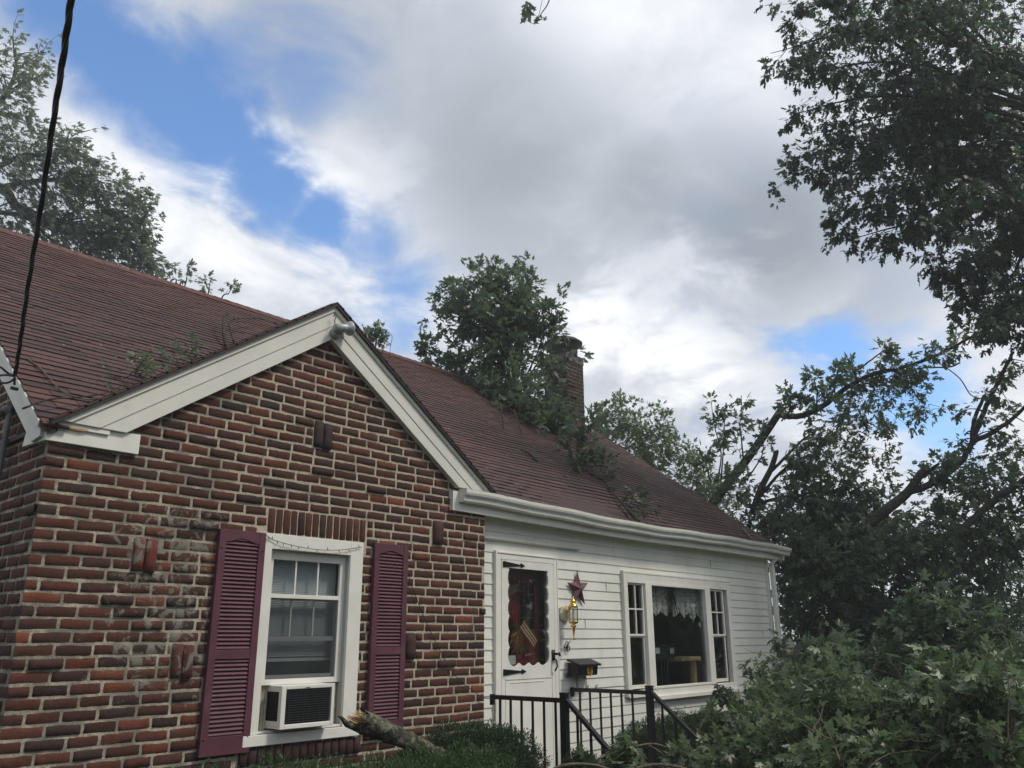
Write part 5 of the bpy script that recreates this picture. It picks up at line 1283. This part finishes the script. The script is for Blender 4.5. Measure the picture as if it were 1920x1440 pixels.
# ---- heap of torn silver-maple boughs in front on the right
def heap():
    grp = 'torn maple boughs heaped in the front yard'
    def bough(seed, spec, label, matl=LEAF_N, leaf=.14, wood=TWIG, dr=.25, mass=()):
        g = Grow(seed, leaf, wind=(-.05, -.1, .05), droop=dr)
        for pts, r0, ns, sub in spec:
            g.branch([A(*p) for p in pts], r0, .006, nsub=ns, sub=sub, twigs=4, leaves=6, t0=.15, ang=.8)
        for (px, py, dp, rx, rz, n) in mass: g.mass(A(px, py, dp), (rx, rx, rz), int(n*.85), 6, .1, .2, .004)
        for (px, py, dp, rx, rz, n) in mass:
            if n > 12:
                for k in range(3): g.twig(A(px+g.r.uniform(-40, 40), py+g.r.uniform(-15, 15), dp-rx*.8), g.rv()+np.array([0, 0, .35]), .5, .006, 0, 5, .3)
        g.thing('torn_bough', label, 'torn bough', matl, wood=wood, group=grp, detailed=True)
    bough(81, [([(1600, 1430, 7.6), (1480, 1330, 8.0), (1425, 1320, 8.6), (1432, 1280, 9.0)], .02, 16, .45), ([(1560, 1420, 7.5), (1450, 1380, 7.6), (1370, 1375, 7.8), (1325, 1350, 8)], .016, 10, .26)],
          'pale green bough leaning on the siding right of the big window', leaf=.105,
          mass=((1445, 1325, 8.6, .18, .14, 20), (1400, 1385, 8.2, .25, .12, 28), (1460, 1350, 8.0, .4, .25, 60), (1345, 1405, 7.8, .2, .08, 16), (1500, 1310, 8.6, .35, .2, 40)))
    bough(82, [([(1750, 1450, 6.0), (1700, 1400, 6.2), (1620, 1360, 6.4), (1560, 1330, 6.6)], .02, 16, .5)], 'pale-leaved bough low in the middle of the heap', leaf=.108,
          mass=((1640, 1400, 6.1, .35, .2, 50), (1560, 1390, 6.4, .35, .2, 50), (1700, 1350, 6.6, .4, .2, 60), (1620, 1330, 7.0, .4, .2, 50)))
    bough(83, [([(1980, 1420, 5.6), (1900, 1360, 5.8), (1820, 1320, 6.0), (1760, 1290, 6.2)], .022, 16, .5)], 'drooping bough with silvery leaf undersides at the right edge', leaf=.108,
          mass=((1850, 1330, 6.0, .35, .2, 50), (1790, 1390, 5.9, .35, .2, 50), (1900, 1400, 5.5, .3, .2, 40), (1900, 1290, 6.6, .35, .2, 44)))
    bough(84, [([(1900, 1330, 7.5), (1830, 1240, 8.0), (1780, 1190, 8.2), (1740, 1165, 8.4)], .025, 18, .6)], 'darker green bough forming the top of the heap', matl=LEAF_R, leaf=.115,
          mass=((1720, 1225, 8.6, .4, .22, 44), (1800, 1232, 8.4, .45, .22, 48), (1885, 1222, 8.4, .4, .22, 36), (1650, 1262, 8.6, .4, .22, 40), (1700, 1295, 8.0, .45, .2, 46), (1800, 1300, 7.4, .45, .2, 46), (1900, 1280, 7.4, .35, .22, 40)))
    bough(85, [([(1700, 1380, 8.5), (1620, 1290, 9.0), (1560, 1260, 9.2), (1500, 1240, 9.5)], .022, 16, .55)], 'shaded bough lying behind the heap beside the house corner', matl=LEAF_R, leaf=.108,
          mass=((1560, 1250, 9.4, .45, .3, 70), (1500, 1260, 9.4, .35, .25, 50), (1600, 1290, 8.4, .45, .25, 60), (1540, 1310, 8.2, .45, .25, 60), (1480, 1300, 9.0, .3, .2, 34)))
    bough(86, [([(1350, 1470, 7.0), (1420, 1420, 7.0), (1480, 1400, 7.0)], .014, 10, .35)], 'low leafy bough at the foot of the heap by the bottom edge', leaf=.108,
          mass=((1400, 1410, 7.0, .35, .15, 44), (1470, 1420, 6.6, .35, .15, 44), (1520, 1430, 6.3, .3, .15, 34), (1340, 1425, 7.0, .2, .1, 16), (1600, 1440, 5.8, .35, .15, 40)))
    bough(87, [([(1080, 1470, 6.2), (1130, 1430, 6.3), (1165, 1400, 6.4)], .008, 4, .08)], 'pale leaf sprig standing alone before the left railing foot', leaf=.11, mass=((1180, 1418, 6.4, .06, .05, 7), (1165, 1435, 6.3, .08, .04, 6)))
    bough(89, [([(1400, 1420, 9.2), (1392, 1340, 9.6), (1375, 1310, 9.8), (1350, 1300, 9.9)], .010, 9, .14), ([(1395, 1370, 9.4), (1400, 1330, 9.7), (1418, 1305, 9.8)], .008, 5, .12)],
          'dark small-leaved sprig against the siding under the big window corner', matl=LEAF_D, leaf=.07)
    bough(88, [([(1290, 1480, 6.2), (1285, 1440, 6.2), (1272, 1415, 6.2)], .006, 3, .10)], 'tiny leaf sprig between the two railings at the bottom edge', leaf=.11)
    # bent bare twigs in front of the steps
    def twig(pts, r, label):
        m = MB(); pp = catmull([A(*p) for p in pts], 6); m.tube(pp, [r*(1-.5*i/len(pp)) for i in range(len(pp))], 6)
        tag(m.build('bare_twig', TWIG, smooth=True, recalc=False), label, 'twig', 'bare twigs lying before the steps')
    twig([(1100, 1432, 6.2), (1150, 1412, 6.3), (1215, 1395, 6.4), (1250, 1402, 6.4), (1280, 1425, 6.3), (1285, 1450, 6.3)], .009, 'longest pale arching twig in front of the steps')
    twig([(1215, 1396, 6.4), (1240, 1412, 6.3), (1262, 1440, 6.3)], .006, 'short twig drooping from the arching one')
    twig([(1288, 1387, 6.6), (1300, 1410, 6.5), (1320, 1432, 6.4)], .006, 'straight pale twig right of the arching twig')
    twig([(1020, 1452, 5.6), (1060, 1435, 5.6), (1110, 1434, 5.6), (1150, 1445, 5.6)], .014, 'thick grey twig along the bottom edge by the left railing')
    twig([(1190, 1442, 5.8), (1230, 1434, 5.8), (1280, 1440, 5.8), (1310, 1455, 5.8)], .014, 'thick grey twig along the bottom edge between the railings')
    s = MB(); pp = catmull([A(1610, 1420, 6), A(1612, 1385, 6.3), A(1590, 1374, 6.4), A(1562, 1372, 6.5)], 6); s.tube(pp, [.014-.0003*i for i in range(len(pp))], 7)
    tag(s.build('broken_stick', TWIG, smooth=True, recalc=False), 'bare forked stick showing through the middle of the leaf heap', 'stick')
    rr = np.random.default_rng(5); pts = [A(1460, 1222, 9.6), A(1490, 1235, 9.5), A(1530, 1270, 9.4)]
    m = MB().tube(catmull(pts, 5), [.07-.002*i for i in range(11)], 10); tag(m.build('cut_log', LOGBARK, smooth=True, recalc=False), 'brown broken log end beside the downspout', 'log')
heap()

# ---- clipped shrubs
def shrub(name, label, lumps, n, seed, matl, size=.055, group=None):
    rr = np.random.default_rng(seed); P, D, N, S = [], [], [], []
    tot = sum(l[3]*l[4]+l[3]*l[5] for l in lumps); core = MB()
    for (x, y, z, rx, ry, rz) in lumps:
        k = int(n*(rx*ry+rx*rz)/tot)
        for i in range(k):
            v = rr.normal(size=3); v /= np.linalg.norm(v); v[2] = abs(v[2]) if rr.random() < .8 else v[2]
            f = 1+.07*math.sin(v[0]*9+seed)+.06*math.sin(v[1]*11+v[2]*7)+.04*math.sin(v[0]*31+v[2]*27)+rr.uniform(-.10, .05)
            p = np.array([x, y, z])+v*np.array([rx, ry, rz])*f
            for q in range(3):
                P.append(p+rr.normal(size=3)*.010); d = v+rr.normal(size=3)*.55+np.array([0, 0, .45]); D.append(d); N.append(rr.normal(size=3)+v*.5); S.append(size*rr.uniform(.6, 1.25))
        vs = []; nn = 18; mm = 10
        for j in range(mm+1):
            for i in range(nn):
                th = math.pi*j/mm; ph = 2*math.pi*i/nn; v = np.array([math.sin(th)*math.cos(ph), math.sin(th)*math.sin(ph), math.cos(th)]); f = .86+.06*math.sin(v[0]*9+seed)
                vs.append(np.array([x, y, z])+v*np.array([rx, ry, rz])*f)
        core.add(vs, [(j*nn+i, j*nn+(i+1) % nn, (j+1)*nn+(i+1) % nn, (j+1)*nn+i) for j in range(mm) for i in range(nn)])
    e = tag(empty(name, (lumps[0][0], lumps[0][1], -1.78)), label, 'shrub', group)
    # needle: narrow blade
    T = np.array([(-.10, 0, 0), (.10, 0, 0), (.15, .5, .02), (0, 1, -.05), (-.15, .5, .02)])
    P, D, N, S = map(np.array, (P, D, N, S)); D = D/np.linalg.norm(D, axis=1, keepdims=True); s = np.cross(D, N); s /= np.linalg.norm(s, axis=1, keepdims=True)+1e-9; Nn = np.cross(s, D)
    V = P[:, None]+S[:, None, None]*(T[None, :, 0:1]*s[:, None]+T[None, :, 1:2]*D[:, None]+T[None, :, 2:3]*Nn[:, None])
    me = bpy.data.meshes.new('needles'); K = len(P); me.from_pydata(V.reshape(-1, 3).tolist(), [], [tuple(range(i*5, i*5+5)) for i in range(K)])
    put('needles', me, matl, e); core.build('core', SOIL, e, smooth=True)
shrub('hedge', 'low clipped green hedge below the window along the bottom edge',
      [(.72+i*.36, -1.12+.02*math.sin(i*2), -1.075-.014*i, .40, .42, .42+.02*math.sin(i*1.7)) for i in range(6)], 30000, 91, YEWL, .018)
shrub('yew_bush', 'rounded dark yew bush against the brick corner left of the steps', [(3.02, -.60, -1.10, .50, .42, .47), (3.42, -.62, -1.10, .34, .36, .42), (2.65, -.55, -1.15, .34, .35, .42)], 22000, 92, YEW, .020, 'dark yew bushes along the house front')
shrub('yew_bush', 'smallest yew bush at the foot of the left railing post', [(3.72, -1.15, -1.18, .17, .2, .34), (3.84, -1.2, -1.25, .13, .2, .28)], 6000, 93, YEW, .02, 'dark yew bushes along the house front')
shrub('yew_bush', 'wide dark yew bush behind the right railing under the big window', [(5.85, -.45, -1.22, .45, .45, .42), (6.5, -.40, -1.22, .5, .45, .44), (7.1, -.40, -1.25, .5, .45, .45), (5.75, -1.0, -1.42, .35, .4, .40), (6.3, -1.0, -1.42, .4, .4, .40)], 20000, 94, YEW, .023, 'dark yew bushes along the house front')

def log():
    e = tag(empty('broken_log', tuple(at_y(700, 1360, -.75))), 'lichen-covered broken log resting on the hedge with splintered orange end', 'log')
    a, b = at_y(676, 1350, -.72), at_y(850, 1428, -.95); rr = np.random.default_rng(3); n = 16; m = MB(); vs = []; k = 18
    t = (b-a)/np.linalg.norm(b-a); u = np.cross(t, [0, 0, 1.]); u /= np.linalg.norm(u); w = np.cross(u, t)
    lump = rr.normal(size=(n+1, k))*.05
    for i in range(n+1):
        r = .074*(1-.42*i/n)
        for q in range(k):
            an = 2*math.pi*q/k; rq = r*(1+lump[i, q]+.06*math.sin(3*an+i*.4)); off = 0 if i else rr.uniform(-.05, .03)
            vs.append(a+t*((np.linalg.norm(b-a))*i/n+off)+rq*(u*math.cos(an)+w*math.sin(an)))
    m.add(vs, [(i*k+q, i*k+(q+1) % k, (i+1)*k+(q+1) % k, (i+1)*k+q) for i in range(n) for q in range(k)]+[tuple(n*k+q for q in range(k))])
    m.build('bark', LOGBARK, e, smooth=True)
    # splintered end: torn tongue plus raw wood
    s = MB(); c = a+t*.0
    vs = [c+t*.02]
    for q in range(k):
        an = 2*math.pi*q/k; vs.append(c+t*rr.uniform(-.01, .03)+.060*(u*math.cos(an)+w*math.sin(an)))
    s.add(vs, [(0, 1+q, 1+(q+1) % k) for q in range(k)])
    for i in range(34):
        an = rr.uniform(0, 6.28); rad = rr.uniform(0, .055); p = c+rad*(u*math.cos(an)+w*math.sin(an)); L = rr.uniform(.02, .07)*(1.8 if math.sin(an) < -.2 else 1)
        s.tube([p+t*.02, p-t*L+rr.normal(size=3)*.006], [.010, .0015], 4)
    tip = at_y(632, 1342, -.74)
    s.build('splintered_wood', RAW, e)
    s = MB(); base = c-w*.046
    s.tube([base+t*.06, base-t*.02, (base+tip)/2-w*.015, tip+t*.03, tip], [.034, .030, .020, .011, .003], 8)
    s.build('torn_strip', LOGBARK, e, smooth=True)
log()


# ------------------------------------------------------------------ thin volume standing in for lens flare over the far trees
def flare_veil():
    m = bpy.data.materials.new('flare_veil'); m.use_nodes = True; t = m.node_tree; t.nodes.clear(); g = NT(t)
    v = g.n('ShaderNodeVolumePrincipled', ins={'Color': (.92, .96, 1.0, 1), 'Density': .0028, 'Anisotropy': 0.2})
    o = g.n('ShaderNodeOutputMaterial'); t.links.new(v.outputs[0], o.inputs['Volume'])
    b = MB().box(-75, 75, -80, 75, -4.5, 24).build('flare_veil', m); tag(b, kind='stuff', label='thin pale veil added to imitate lens flare over the farther trees')
flare_veil()
